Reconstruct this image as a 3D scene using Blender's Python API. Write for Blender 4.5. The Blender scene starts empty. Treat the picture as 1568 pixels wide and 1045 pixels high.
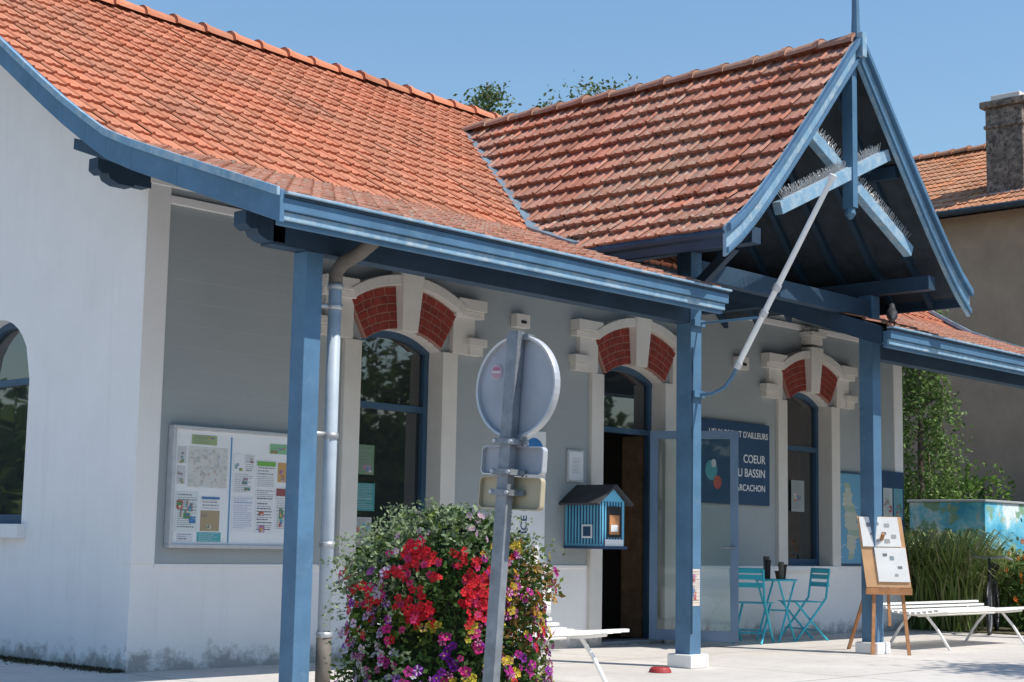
import bpy, math, random
from mathutils import Vector, Matrix, noise
R = random.Random(7)
scene = bpy.context.scene
V = Vector

# ------------------------------------------------------------------ materials
def nt(name):
    m = bpy.data.materials.new(name); m.use_nodes = True
    t = m.node_tree
    return m, t, t.nodes['Principled BSDF']
def noise_node(t, scale, detail=6, rough=.6, coord='Object', vec=None):
    n = t.nodes.new('ShaderNodeTexNoise'); n.inputs['Scale'].default_value = scale
    n.inputs['Detail'].default_value = detail; n.inputs['Roughness'].default_value = rough
    if vec is None:
        tc = t.nodes.new('ShaderNodeTexCoord'); vec = tc.outputs[coord]
    t.links.new(vec, n.inputs['Vector']); return n
def ramp(t, src, a, b, ca=(0,0,0,1), cb=(1,1,1,1)):
    r = t.nodes.new('ShaderNodeValToRGB'); r.color_ramp.elements[0].position = a; r.color_ramp.elements[1].position = b
    r.color_ramp.elements[0].color = ca; r.color_ramp.elements[1].color = cb
    t.links.new(src, r.inputs[0]); return r
def mixc(t, fac, a, b, mode='MIX'):
    m = t.nodes.new('ShaderNodeMix'); m.data_type = 'RGBA'; m.blend_type = mode
    for s, i in ((fac, 0), (a, 6), (b, 7)):
        if hasattr(s, 'default_value') or hasattr(s, 'links'): t.links.new(s, m.inputs[i])
        else: m.inputs[i].default_value = s if i == 0 else (*s[:3], 1)
    return m.outputs[2]
def bump(t, p, src, strength, dist=.01):
    b = t.nodes.new('ShaderNodeBump'); b.inputs['Strength'].default_value = strength; b.inputs['Distance'].default_value = dist
    t.links.new(src, b.inputs['Height']); t.links.new(b.outputs[0], p.inputs['Normal'])
def mat(name, col, rough=.7, var=.18, scale=4, bmp=.0, bscale=60, metal=0, spec=.4, col2=None, thr=(.5, .75)):
    m, t, p = nt(name)
    n = noise_node(t, scale)
    dark = tuple(c*(1-var) for c in col); lite = tuple(min(1, c*(1+var)) for c in col)
    r = ramp(t, n.outputs[0], .3, .7, (*dark, 1), (*lite, 1)); out = r.outputs[0]
    if col2:
        n2 = noise_node(t, scale*2.7, 8, .7); r2 = ramp(t, n2.outputs[0], *thr)
        out = mixc(t, r2.outputs[0], out, col2)
    t.links.new(out, p.inputs['Base Color'])
    p.inputs['Roughness'].default_value = rough; p.inputs['Metallic'].default_value = metal
    p.inputs['Specular IOR Level'].default_value = spec
    if bmp: bump(t, p, noise_node(t, bscale, 5).outputs[0], bmp)
    return m
def vmat(name, rough=.7, var=.25, scale=20, spec=.3, trans=0):
    m, t, p = nt(name)
    a = t.nodes.new('ShaderNodeAttribute'); a.attribute_name = 'Col'
    n = noise_node(t, scale); r = ramp(t, n.outputs[0], .3, .7, (1-var,)*3+(1,), (1, 1, 1, 1))
    o = mixc(t, 1.0, a.outputs[0], r.outputs[0], 'MULTIPLY')
    t.links.new(o, p.inputs['Base Color']); p.inputs['Roughness'].default_value = rough
    p.inputs['Specular IOR Level'].default_value = spec
    if trans:
        tr = t.nodes.new('ShaderNodeBsdfTranslucent'); t.links.new(o, tr.inputs[0])
        ms = t.nodes.new('ShaderNodeMixShader'); ms.inputs[0].default_value = trans
        t.links.new(p.outputs[0], ms.inputs[1]); t.links.new(tr.outputs[0], ms.inputs[2])
        t.links.new(ms.outputs[0], t.nodes['Material Output'].inputs[0])
    return m
def tile_mat(name, lichen=.5):
    m, t, p = nt(name)
    a = t.nodes.new('ShaderNodeAttribute'); a.attribute_name = 'Col'
    n = noise_node(t, 5, 8, .7); r = ramp(t, n.outputs[0], .3, .7, (.80, .78, .76, 1), (1.06, 1.06, 1.06, 1))
    o = mixc(t, 1.0, a.outputs[0], r.outputs[0], 'MULTIPLY')
    ng = noise_node(t, .8, 6, .6); rg = ramp(t, ng.outputs[0], .40, .68, (0, 0, 0, 1), (.5, .5, .5, 1))
    o = mixc(t, rg.outputs[0], o, (.36, .21, .14))
    big = noise_node(t, .6, 3); rb = ramp(t, big.outputs[0], .36, .56)
    n2 = noise_node(t, 24, 6, .7); r2 = ramp(t, n2.outputs[0], .66-.12*lichen, .74-.10*lichen)
    mm = t.nodes.new('ShaderNodeMath'); mm.operation = 'MULTIPLY'
    t.links.new(rb.outputs[0], mm.inputs[0]); t.links.new(r2.outputs[0], mm.inputs[1])
    o = mixc(t, mm.outputs[0], o, (.42, .39, .31))
    n3 = noise_node(t, 10, 6, .7); r3 = ramp(t, n3.outputs[0], .68-.05*lichen, .75)
    o = mixc(t, r3.outputs[0], o, (.44, .27, .08))
    n4 = noise_node(t, 6, 9, .75); r4 = ramp(t, n4.outputs[0], .63-.06*lichen, .78, (0, 0, 0, 1), (.85, .85, .85, 1))
    o = mixc(t, r4.outputs[0], o, (.12, .08, .065))
    t.links.new(o, p.inputs['Base Color']); p.inputs['Roughness'].default_value = .85
    p.inputs['Specular IOR Level'].default_value = .2
    bump(t, p, noise_node(t, 90, 5).outputs[0], .3, .004)
    return m
def stucco(name, col, boards=False, lo=.93):
    m, t, p = nt(name)
    n = noise_node(t, 1.6, 8, .65); r = ramp(t, n.outputs[0], .3, .7, tuple(c*lo for c in col)+(1,), (*col, 1))
    out = r.outputs[0]
    tc = t.nodes.new('ShaderNodeTexCoord'); sp = t.nodes.new('ShaderNodeSeparateXYZ'); t.links.new(tc.outputs['Object'], sp.inputs[0])
    n2 = noise_node(t, 5, 8, .75)
    ma = t.nodes.new('ShaderNodeMath'); ma.operation = 'MULTIPLY_ADD'; ma.inputs[1].default_value = .8; ma.inputs[2].default_value = -.24
    t.links.new(n2.outputs[0], ma.inputs[0])
    sb = t.nodes.new('ShaderNodeMath'); sb.operation = 'SUBTRACT'; t.links.new(ma.outputs[0], sb.inputs[0]); t.links.new(sp.outputs[2], sb.inputs[1])
    rg = ramp(t, sb.outputs[0], -.14, .14)
    fm = t.nodes.new('ShaderNodeMath'); fm.operation = 'MULTIPLY'; fm.inputs[1].default_value = .65; t.links.new(rg.outputs[0], fm.inputs[0])
    out = mixc(t, fm.outputs[0], out, (.16, .14, .11))
    mp = t.nodes.new('ShaderNodeMapping'); mp.inputs['Scale'].default_value = (5, 5, .35); t.links.new(tc.outputs['Object'], mp.inputs[0])
    n3 = noise_node(t, 1.5, 6, .7, vec=mp.outputs[0]); r3 = ramp(t, n3.outputs[0], .56, .85, (0, 0, 0, 1), (.4, .4, .4, 1))
    out = mixc(t, r3.outputs[0], out, tuple(c*.7 for c in col))
    t.links.new(out, p.inputs['Base Color']); p.inputs['Roughness'].default_value = .9; p.inputs['Specular IOR Level'].default_value = .2
    nb = noise_node(t, 45, 6, .6)
    if boards:
        w = t.nodes.new('ShaderNodeMath'); w.operation = 'MULTIPLY'; w.inputs[1].default_value = 1/.19; t.links.new(sp.outputs[2], w.inputs[0])
        fr = t.nodes.new('ShaderNodeMath'); fr.operation = 'FRACT'; t.links.new(w.outputs[0], fr.inputs[0])
        rr = ramp(t, fr.outputs[0], .0, .05)
        ad = t.nodes.new('ShaderNodeMath'); ad.operation = 'MULTIPLY_ADD'; ad.inputs[1].default_value = .25
        t.links.new(nb.outputs[0], ad.inputs[0]); t.links.new(rr.outputs[0], ad.inputs[2])
        bump(t, p, ad.outputs[0], .3, .005)
    else: bump(t, p, nb.outputs[0], .35, .006)
    return m

M_white = stucco('white_render', (.90, .875, .85))
M_grey = stucco('grey_render', (.385, .415, .42), True)
M_cream = stucco('cream_stone', (.76, .72, .66), lo=.85)
M_brick = mat('red_brick', (.24, .035, .025), .8, .3, 12, .3)
M_mortar = mat('mortar', (.36, .20, .16), .9)
M_blue = mat('blue_paint', (.078, .17, .275), .5, .18, 3, .15, 40, col2=(.14, .24, .33), thr=(.56, .85))
M_bluel = mat('blue_paint_weathered', (.20, .35, .48), .6, .15, 3, .2, 40, col2=(.45, .52, .55), thr=(.46, .72))
M_blue_shade = mat('blue_paint_shaded', (.025, .055, .095), .6, .2, 3, .1)  # darker copy of the blue paint, under-roof shade put into the colour
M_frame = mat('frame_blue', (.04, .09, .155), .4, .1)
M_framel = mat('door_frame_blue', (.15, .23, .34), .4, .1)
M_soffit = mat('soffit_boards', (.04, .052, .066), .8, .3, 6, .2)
M_tile = tile_mat('roof_tile', .3)
M_tile2 = tile_mat('roof_tile_old', 1.1)
M_conc = mat('concrete', (.52, .49, .45), .9, .12, 1.2, .3, 50, col2=(.40, .37, .33), thr=(.5, .8))
M_zinc = mat('zinc', (.45, .46, .47), .45, .2, 5, metal=.5, col2=(.28, .27, .25), thr=(.55, .8))
M_pvc = mat('painted_pipe', (.42, .48, .53), .5, .15, 4, col2=(.25, .22, .18), thr=(.6, .8))
M_rust = mat('cast_iron', (.14, .12, .10), .7, .3, 8)
M_metal = mat('galvanised', (.25, .27, .29), .55, .25, 14, metal=.3, bmp=.1)
M_alu = mat('aluminium', (.55, .56, .57), .4, .08, 14, metal=.3)
M_signback = mat('sign_back_grey', (.37, .39, .43), .55, .14, 5)
M_signbeige = mat('plate_back_beige', (.46, .40, .27), .6, .08, 5)
M_wp = mat('white_paint', (.86, .85, .82), .5, .06, 6)
M_paper = mat('paper', (.82, .83, .84), .6, .03)
M_navy = mat('navy_panel', (.02, .065, .14), .4, .1)
M_teal = mat('turquoise_paint', (.05, .50, .62), .45, .12)
M_cabin = mat('light_blue_paint', (.16, .50, .70), .5, .1)
M_wood = mat('easel_wood', (.45, .21, .09), .6, .25, 9)
M_floorw = mat('interior_wood', (.18, .11, .065), .6, .25, 9)
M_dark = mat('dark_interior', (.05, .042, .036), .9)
M_black = mat('black', (.015, .015, .016), .5)
M_slate = mat('grey_felt_roof', (.06, .06, .066), .8)
M_plaster = stucco('ochre_render', (.44, .315, .225), lo=.75)
M_stone = mat('chimney_stone', (.24, .20, .165), .9, .5, 5, .8, 14, col2=(.06, .05, .045), thr=(.42, .62))
M_col = vmat('print_colours', .55, .06, 5)
M_leaf = vmat('leaves', .6, .25, 30, .3, .3)
M_petal = vmat('petals', .6, .15, 40, .2, .3)
M_bark = mat('bark', (.16, .12, .09), .9, .4, 12, .5)
def glassmat():
    m, t, p = nt('window_glass'); n = noise_node(t, 1.0, 2)
    p.inputs['Base Color'].default_value = (.02, .025, .028, 1); p.inputs['Roughness'].default_value = .02
    p.inputs['Specular IOR Level'].default_value = 1.0; p.inputs['IOR'].default_value = 1.7
    bump(t, p, n.outputs[0], .07, .02); return m
M_glass = glassmat()
def clearglass():
    m, t, p = nt('clear_glass')
    g = t.nodes.new('ShaderNodeBsdfGlossy'); g.inputs['Roughness'].default_value = .02
    tr = t.nodes.new('ShaderNodeBsdfTransparent'); tr.inputs[0].default_value = (.90, .94, .93, 1)
    fr = t.nodes.new('ShaderNodeFresnel'); fr.inputs[0].default_value = 1.5
    ms = t.nodes.new('ShaderNodeMixShader'); t.links.new(fr.outputs[0], ms.inputs[0]); t.links.new(tr.outputs[0], ms.inputs[1]); t.links.new(g.outputs[0], ms.inputs[2])
    t.links.new(ms.outputs[0], t.nodes['Material Output'].inputs[0]); return m
M_clear = clearglass()

# ------------------------------------------------------------------ mesh builder
class MB:
    def __init__(s, mats): s.v = []; s.f = []; s.m = []; s.c = []; s.mats = mats; s.col = (1, 1, 1); s.hascol = False
    def quad(s, pts, m=0):
        b = len(s.v); s.v += [tuple(p) for p in pts]; s.c += [s.col]*len(pts)
        s.f.append(tuple(range(b, b+len(pts)))); s.m.append(m)
    def box(s, x0, x1, y0, y1, z0, z1, m=0):
        s.hexa([V((x, y, z)) for z in (z0, z1) for x, y in ((x0, y0), (x1, y0), (x1, y1), (x0, y1))], m)
    def hexa(s, p, m=0):
        b = len(s.v); s.v += [tuple(q) for q in p]; s.c += [s.col]*8
        for f in ((3, 2, 1, 0), (4, 5, 6, 7), (0, 1, 5, 4), (1, 2, 6, 5), (2, 3, 7, 6), (3, 0, 4, 7)):
            s.f.append(tuple(b+i for i in f)); s.m.append(m)
    def beam(s, a, b, w, h, m=0, up=V((0, 0, 1))):
        a = V(a); b = V(b); d = (b-a).normalized()
        side = d.cross(up)
        if side.length < 1e-3: side = d.cross(V((0, 1, 0)))
        side.normalize(); u = side.cross(d).normalized()
        o = [(-w/2, -h/2), (w/2, -h/2), (w/2, h/2), (-w/2, h/2)]
        s.hexa([a+side*x+u*y for x, y in o]+[b+side*x+u*y for x, y in o], m)
    def tube(s, pts, r, seg=10, m=0, cap=True):
        pts = [V(p) for p in pts]; rr = r if isinstance(r, (list, tuple)) else [r]*len(pts)
        b = len(s.v); prev = None
        for i, p in enumerate(pts):
            d = (pts[min(i+1, len(pts)-1)]-pts[max(i-1, 0)])
            if d.length < 1e-6: d = V((0, 0, 1))
            d.normalize()
            if prev is None:
                a = d.cross(V((0, 0, 1)));
                if a.length < 1e-3: a = d.cross(V((1, 0, 0)))
            else: a = prev-d*prev.dot(d)
            a.normalize(); prev = a; c = d.cross(a)
            for k in range(seg):
                th = 2*math.pi*k/seg; s.v.append(tuple(p+(a*math.cos(th)+c*math.sin(th))*rr[i])); s.c.append(s.col)
        for i in range(len(pts)-1):
            for k in range(seg):
                k2 = (k+1) % seg; s.f.append((b+i*seg+k, b+i*seg+k2, b+(i+1)*seg+k2, b+(i+1)*seg+k)); s.m.append(m)
        if cap:
            s.f.append(tuple(b+k for k in range(seg))[::-1]); s.m.append(m)
            e = b+(len(pts)-1)*seg; s.f.append(tuple(e+k for k in range(seg))); s.m.append(m)
    def strip(s, top, depth, P, t0, t1, m=0):
        for (a0, z0), (a1, z1) in zip(top, top[1:]):
            s.hexa([P(a0, z0-depth, t0), P(a1, z1-depth, t0), P(a1, z1-depth, t1), P(a0, z0-depth, t1),
                    P(a0, z0, t0), P(a1, z1, t0), P(a1, z1, t1), P(a0, z0, t1)], m)
    def build(s, name, parent=None, smooth=False, bevel=0):
        me = bpy.data.meshes.new(name); me.from_pydata(s.v, [], s.f); me.update()
        for m in s.mats: me.materials.append(m)
        me.polygons.foreach_set('material_index', s.m)
        if s.hascol:
            ca = me.color_attributes.new('Col', 'FLOAT_COLOR', 'POINT')
            ca.data.foreach_set('color', [x for c in s.c for x in (c[0], c[1], c[2], 1)])
        o = bpy.data.objects.new(name, me); scene.collection.objects.link(o)
        if smooth: me.polygons.foreach_set('use_smooth', [True]*len(me.polygons))
        if bevel:
            md = o.modifiers.new('b', 'BEVEL'); md.width = bevel; md.segments = 2; md.limit_method = 'ANGLE'
        if parent: o.parent = parent
        return o
def empty(name):
    e = bpy.data.objects.new(name, None); scene.collection.objects.link(e); e.empty_display_size = .2; return e
def text(s, name, parent, loc, size, mtx, material, align='LEFT'):
    c = bpy.data.curves.new(name, 'FONT'); c.body = s; c.size = size; c.extrude = .001; c.align_x = align; c.offset = .001
    c.materials.append(material)
    o = bpy.data.objects.new(name, c); scene.collection.objects.link(o)
    o.matrix_world = Matrix.Translation(V(loc)) @ mtx
    if parent: o.parent = parent
    return o
def frame_mtx(u, v):
    u = V(u).normalized(); v = V(v).normalized(); n = u.cross(v)
    return Matrix((u, v, n)).transposed().to_4x4()
FRONT = frame_mtx((1, 0, 0), (0, 0, 1))

# ------------------------------------------------------------------ station building
B = empty('railway_station_building')
X0, X1, YF, YB = 7.23, 19.64, 10.95, 17.31
BAND = .86
OPEN = [(10.12, .53, BAND, 'w'), (13.66, .55, .03, 'd'), (17.23, .52, BAND, 'w')]
SPR, RISE = 2.93, .16
def zmain(y):
    if y > 14.13: y = 28.26-y
    return 3.38+.345*(y-8.2) if y < 10.49 else 4.17+.68*(y-10.49)
def wall(mb, P, u0, u1, topf, cuts, openings, depth, mb_low, mb_up, rm, extra=()):
    us = sorted(set([u0, u1]+[e for o in openings for e in o[:2]]+list(extra)))
    def col(a, b, za, zb, ta, tb):
        if za == zb and cuts and za < cuts < min(ta, tb):
            mb.quad([P(a, za, 0), P(b, zb, 0), P(b, cuts, 0), P(a, cuts, 0)], mb_low)
            mb.quad([P(a, cuts, 0), P(b, cuts, 0), P(b, tb, 0), P(a, ta, 0)], mb_up)
        else:
            low = cuts and max(ta, tb) <= cuts+1e-4
            mb.quad([P(a, za, 0), P(b, zb, 0), P(b, tb, 0), P(a, ta, 0)], mb_low if low else mb_up)
    for a, b in zip(us, us[1:]):
        mid = (a+b)/2; op = [o for o in openings if o[0] < mid < o[1]]
        if not op: col(a, b, 0, 0, topf(a), topf(b)); continue
        o = op[0]; zs = o[2]; arc = o[3]
        if zs > 0.001: col(a, b, 0, 0, zs, zs)
        n = 14
        for i in range(n):
            p = a+(b-a)*i/n; q = a+(b-a)*(i+1)/n
            col(p, q, arc(p), arc(q), topf(p), topf(q))
            mb.quad([P(p, arc(p), 0), P(q, arc(q), 0), P(q, arc(q), depth), P(p, arc(p), depth)], rm)
        mb.quad([P(a, zs, 0), P(a, arc(a), 0), P(a, arc(a), depth), P(a, zs, depth)], rm)
        mb.quad([P(b, zs, 0), P(b, arc(b), 0), P(b, arc(b), depth), P(b, zs, depth)], rm)
        mb.quad([P(a, zs, 0), P(b, zs, 0), P(b, zs, depth), P(a, zs, depth)], rm)
def segarc(c, h):
    Rr = (h*h+RISE*RISE)/(2*RISE); cz = SPR+RISE-Rr
    return lambda u: cz+math.sqrt(max(0, Rr*Rr-(u-c)**2))
mb = MB([M_white, M_grey, M_cream])
wall(mb, lambda u, z, d: V((u, YF+d, z)), X0, X1, lambda u: 4.42, BAND,
     [(c-h, c+h, zs, segarc(c, h)) for c, h, zs, k in OPEN], .24, 0, 1, 2)
def rarc(c, r, sp): return lambda u: sp+math.sqrt(max(0, r*r-(u-c)**2))
GW = [(13.27, .58), (15.2, .58)]
wall(mb, lambda u, z, d: V((X0+d, u, z)), YF, YB, lambda u: zmain(u)-.06, 0,
     [(c-r, c+r, 1.17, rarc(c, r, 2.46)) for c, r in GW], .22, 0, 0, 0, extra=(14.13,))
mb.quad([(X1, YF, 0), (X1, YB, 0), (X1, YB, zmain(YB)-.06), (X1, 14.13, 6.59), (X1, YF, zmain(YF)-.06)], 0)
mb.quad([(X0, YB, 0), (X1, YB, 0), (X1, YB, 4.42), (X0, YB, 4.42)], 0)
mb.build('walls', B)
# trims
mb = MB([M_white, M_cream, M_brick, M_mortar])
def pf(x0, x1, z0, z1, t, m=0): mb.box(x0, x1, YF-t, YF+.02, z0, z1, m)
mb.box(X0-.012, X0+.215, YF-.015, YF+.1, BAND, 4.4, 0)
pf(X1-.215, X1+.012, BAND, 4.4, .015)
dc, dh = OPEN[1][0], OPEN[1][1]
pf(X0+.215, dc-dh-.21, BAND-.03, BAND+.004, .012); pf(dc+dh+.21, X1-.215, BAND-.03, BAND+.004, .012)
pf(X0+.215, X1-.215, 3.86, 3.93, .03)
pf(X0-.0, X1, 4.0, 4.40, .022)
BR = .41
for c, h, zs, k in OPEN:
    Rr = (h*h+RISE*RISE)/(2*RISE); cz = SPR+RISE-Rr
    def A(r, a, y): return V((c+r*math.sin(a), y, cz+r*math.cos(a)))
    zb = zs if k == 'w' else 0
    for s in (-1, 1):
        xa, xb = sorted((c+s*h, c+s*(h+.20)))
        mb.box(xa-.001, xb+.001, YF-.045, YF+.03, zb, 2.93, 1)
        xa, xb = sorted((c+s*(h+.12), c+s*(h+.42)))
        mb.box(xa, xb, YF-.055, YF+.03, 2.932, 3.34, 1)
        xa, xb = sorted((c+s*(h+.12), c+s*(h+.52)))
        mb.box(xa, xb, YF-.13, YF+.03, 3.365, 3.48, 1)
        mb.box(xa, xb, YF-.09, YF+.03, 3.30, 3.363, 1)
        xa, xb = sorted((c+s*(h+.30), c+s*(h+.55)))
        mb.box(xa, xb, YF-.11, YF+.03, 3.02, 3.10, 1)
        mb.box(xa+.03, xb-.03, YF-.08, YF+.03, 2.93, 3.018, 1)
    amax = math.radians(31); r0 = Rr; r1 = Rr+BR
    n = 20
    for i in range(n):
        a0 = -amax+2*amax*i/n; a1 = -amax+2*amax*(i+1)/n
        mb.hexa([A(r0, a0, YF-.05), A(r0, a1, YF-.05), A(r0, a1, YF+.03), A(r0, a0, YF+.03), A(r1, a0, YF-.05), A(r1, a1, YF-.05), A(r1, a1, YF+.03), A(r1, a0, YF+.03)], 3)
        mb.hexa([A(r1, a0, YF-.14), A(r1, a1, YF-.14), A(r1, a1, YF+.03), A(r1, a0, YF+.03), A(r1+.10, a0, YF-.14), A(r1+.10, a1, YF-.14), A(r1+.10, a1, YF+.03), A(r1+.10, a0, YF+.03)], 1)
    for s in (-1, 1):
        for j in range(5):
            hh = (BR-.012)/5; ra = r0+.006+j*hh; rb = ra+hh-.009
            nb = 5 if j % 2 else 4
            lo, hi = math.radians(5.6), math.radians(30.7)
            for q in range(nb):
                a0 = s*(lo+(hi-lo)*q/nb+.004); a1 = s*(lo+(hi-lo)*(q+1)/nb-.004)
                if s < 0: a0, a1 = a1, a0
                mb.hexa([A(ra, a0, YF-.056), A(ra, a1, YF-.056), A(ra, a1, YF-.02), A(ra, a0, YF-.02), A(rb, a0, YF-.056), A(rb, a1, YF-.056), A(rb, a1, YF-.02), A(rb, a0, YF-.02)], 2)
    k0, k1 = .10, .14
    mb.hexa([V((c-k0, YF-.13, cz+r0-.03)), V((c+k0, YF-.13, cz+r0-.03)), V((c+k0, YF, cz+r0-.03)), V((c-k0, YF, cz+r0-.03)),
             V((c-k1, YF-.17, cz+r1+.14)), V((c+k1, YF-.17, cz+r1+.14)), V((c+k1, YF, cz+r1+.14)), V((c-k1, YF, cz+r1+.14))], 1)
    if k == 'w':
        mb.box(c-h-.1, c+h+.1, YF-.07, YF+.22, zs-.06, zs+.003, 0)
c = OPEN[2][0]
mb.box(c-.17, c+.17, YF-.2, YF, 3.78, 3.84, 1); mb.box(c-.13, c+.13, YF-.16, YF, 3.68, 3.778, 1); mb.box(c-.1, c+.1, YF-.12, YF, 3.842, 3.9, 1)
for c, r in GW: mb.box(X0-.09, X0+.2, c-r-.09, c+r+.09, 1.05, 1.173, 0)
mb.build('stone_trim', B, bevel=.005)
# windows
mf = MB([M_frame, M_glass, M_paper, M_blue_shade])
def window(P, c, h, zs, arc, spr, d, transom=2.33, glazed_low=True):
    def seg(u0, u1, z0, z1, t=.06, dd=0):
        mf.hexa([P(u0, z0, d-.04+dd), P(u1, z0, d-.04+dd), P(u1, z0, d+t-.04+dd), P(u0, z0, d+t-.04+dd), P(u0, z1, d-.04+dd), P(u1, z1, d-.04+dd), P(u1, z1, d+t-.04+dd), P(u0, z1, d+t-.04+dd)], 0)
    seg(c-h, c-h+.06, zs, arc(c-h+.001)); seg(c+h-.06, c+h, zs, arc(c+h-.001))
    seg(c-h+.06, c+h-.06, transom, transom+.06, .07)
    if glazed_low: seg(c-h+.06, c+h-.06, zs, zs+.09)
    n = 16
    for i in range(n):
        p = c-h+2*h*i/n; q = c-h+2*h*(i+1)/n
        mf.hexa([P(p, max(arc(p)-.06, zs), d-.045), P(q, arc(q)-.06, d-.045), P(q, arc(q)-.06, d+.01), P(p, arc(p)-.06, d+.01), P(p, arc(p), d-.045), P(q, arc(q), d-.045), P(q, arc(q), d+.01), P(p, arc(p), d+.01)], 0)
    lo = zs if glazed_low else transom
    for (za, zb_, tilt) in ((lo, transom, .008), (transom, None, -.010)):
        if za >= transom and zb_ is not None: continue
        if zb_ is not None:
            mf.quad([P(c-h, za, d-tilt), P(c+h, za, d+tilt), P(c+h, zb_, d+tilt), P(c-h, zb_, d-tilt)], 1)
        else:
            top = [(c-h+2*h*i/n, arc(c-h+2*h*i/n)) for i in range(n+1)]
            mf.quad([P(u, z, d+.004+tilt*(u-c)/h) for u, z in [(c-h, za), (c+h, za)]+top[::-1]], 1)
PF = lambda u, z, d: V((u, YF+d, z))
PL = lambda u, z, d: V((X0+d, u, z))
for c, h, zs, k in OPEN: window(PF, c, h, zs, segarc(c, h), SPR, .2, glazed_low=(k == 'w'))
for c, r in GW: window(PL, c, r, 1.17, rarc(c, r, 2.46), 2.46, .17, transom=2.44)
mf.build('window_frames_and_glass', B)
# door recess interior
mb = MB([M_dark, M_frame, M_clear, M_metal, M_floorw, M_paper, M_framel])
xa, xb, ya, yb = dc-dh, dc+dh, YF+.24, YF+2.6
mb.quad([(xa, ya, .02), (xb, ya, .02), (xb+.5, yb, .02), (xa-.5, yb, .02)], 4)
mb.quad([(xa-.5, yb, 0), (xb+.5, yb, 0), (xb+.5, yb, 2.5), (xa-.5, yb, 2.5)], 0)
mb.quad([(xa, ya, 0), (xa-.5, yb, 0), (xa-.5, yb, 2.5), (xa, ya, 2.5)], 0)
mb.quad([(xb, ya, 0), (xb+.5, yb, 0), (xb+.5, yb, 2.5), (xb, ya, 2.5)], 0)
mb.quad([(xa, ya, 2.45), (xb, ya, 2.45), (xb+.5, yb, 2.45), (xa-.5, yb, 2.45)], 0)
mb.box(xa, xb, YF-.02, YF+.24, .02, .05, 3)
mb.box(xb-.05, xb+.03, YF+.25, YF+.55, .05, 2.33, 4)
mb.box(xa+.3, xa+.8, YF+1.9, YF+1.96, .6, 1.2, 4); mb.box(xa+.35, xa+.7, YF+1.88, YF+1.899, .65, 1.15, 5)
def leaf(hx, hy, ang, w, z0, z1, fm=6):
    d = V((math.cos(ang), -math.sin(ang), 0)); n = V((math.sin(ang), math.cos(ang), 0))*.022
    h0 = V((hx, hy, 0))
    def bx(u0, u1, za, zb, m, k=1):
        a = h0+d*u0; b = h0+d*u1
        mb.hexa([V((p.x, p.y, z)) for z in (za, zb) for p in (a-n*k, b-n*k, b+n*k, a+n*k)], m)
    bx(0, .085, z0, z1, fm); bx(w-.085, w, z0, z1, fm); bx(.085, w-.085, z0, z0+.11, fm); bx(.085, w-.085, z1-.09, z1, fm)
    bx(.085, w-.085, z0+.11, z1-.09, 2, .2)
    p = h0+d*(w-.04)
    for s in (-1, 1):
        q = p+n*s*2.4
        mb.tube([p+V((0, 0, 1.08)), q+V((0, 0, 1.08)), q-d*.12+V((0, 0, 1.08))], .011, 8, 3)
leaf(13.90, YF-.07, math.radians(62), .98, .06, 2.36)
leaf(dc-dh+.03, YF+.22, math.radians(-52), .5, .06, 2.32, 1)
mb.build('entrance_door', B)

# ---------------------------------------------------------------- roofs
def tiles(name, O, U, S, length, slen, e, w, base, var, material, parent, seed=1, lift=.03, jit=.004, roll=.017, lip_shade=.35):
    def hprof(u):
        if u < .2: return roll*math.sin(math.pi*u/.2)
        if .5 < u < .7: return roll*.4*math.sin(math.pi*(u-.5)/.2)
        return -.003
    rr = random.Random(seed); N = V(U).cross(V(S)).normalized()
    if N.z < 0: N = -N
    U = V(U).normalized(); S = V(S).normalized(); O = V(O)
    mbt = MB([material]); mbt.hascol = True
    us = [0, .05, .1, .15, .2, .5, .6, .7, 1.0]
    nc = int(round(length/w)); nr = int(math.ceil(slen/e-1e-6)); w = length/nc
    for r in range(nr):
        for c in range(nc):
            j = rr.uniform(-jit, jit); dz = rr.uniform(-.002, .004); tl = rr.uniform(-.004, .004)
            k = 1+rr.gauss(0, var); hue = rr.gauss(0, var*.6)
            if rr.random() < .02: k *= .74
            col = (max(.02, base[0]*k), max(.02, base[1]*k*(1+hue)), max(.01, base[2]*k*(1+hue*1.5)))
            b = len(mbt.v); s0 = r*e-.035+j; s1 = min((r+1)*e+.01, slen+.01)
            for (sv, hh, fac) in ((s0, -.012, lip_shade), (s0, lift, 1), (s1, .004, 1)):  # lip edge coloured darker: the shadow line under each row is painted in
                for u in us:
                    hp = hprof(u)
                    if hh < 0: hv = hh+hp*.8
                    else: hv = hh+hp+dz+tl*(u-.5)
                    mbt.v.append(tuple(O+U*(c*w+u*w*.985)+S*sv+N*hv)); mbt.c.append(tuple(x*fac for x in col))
            n = len(us)
            for row in range(2):
                for q in range(n-1):
                    mbt.f.append((b+row*n+q, b+row*n+q+1, b+(row+1)*n+q+1, b+(row+1)*n+q)); mbt.m.append(0)
    return mbt.build(name, parent)
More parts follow.
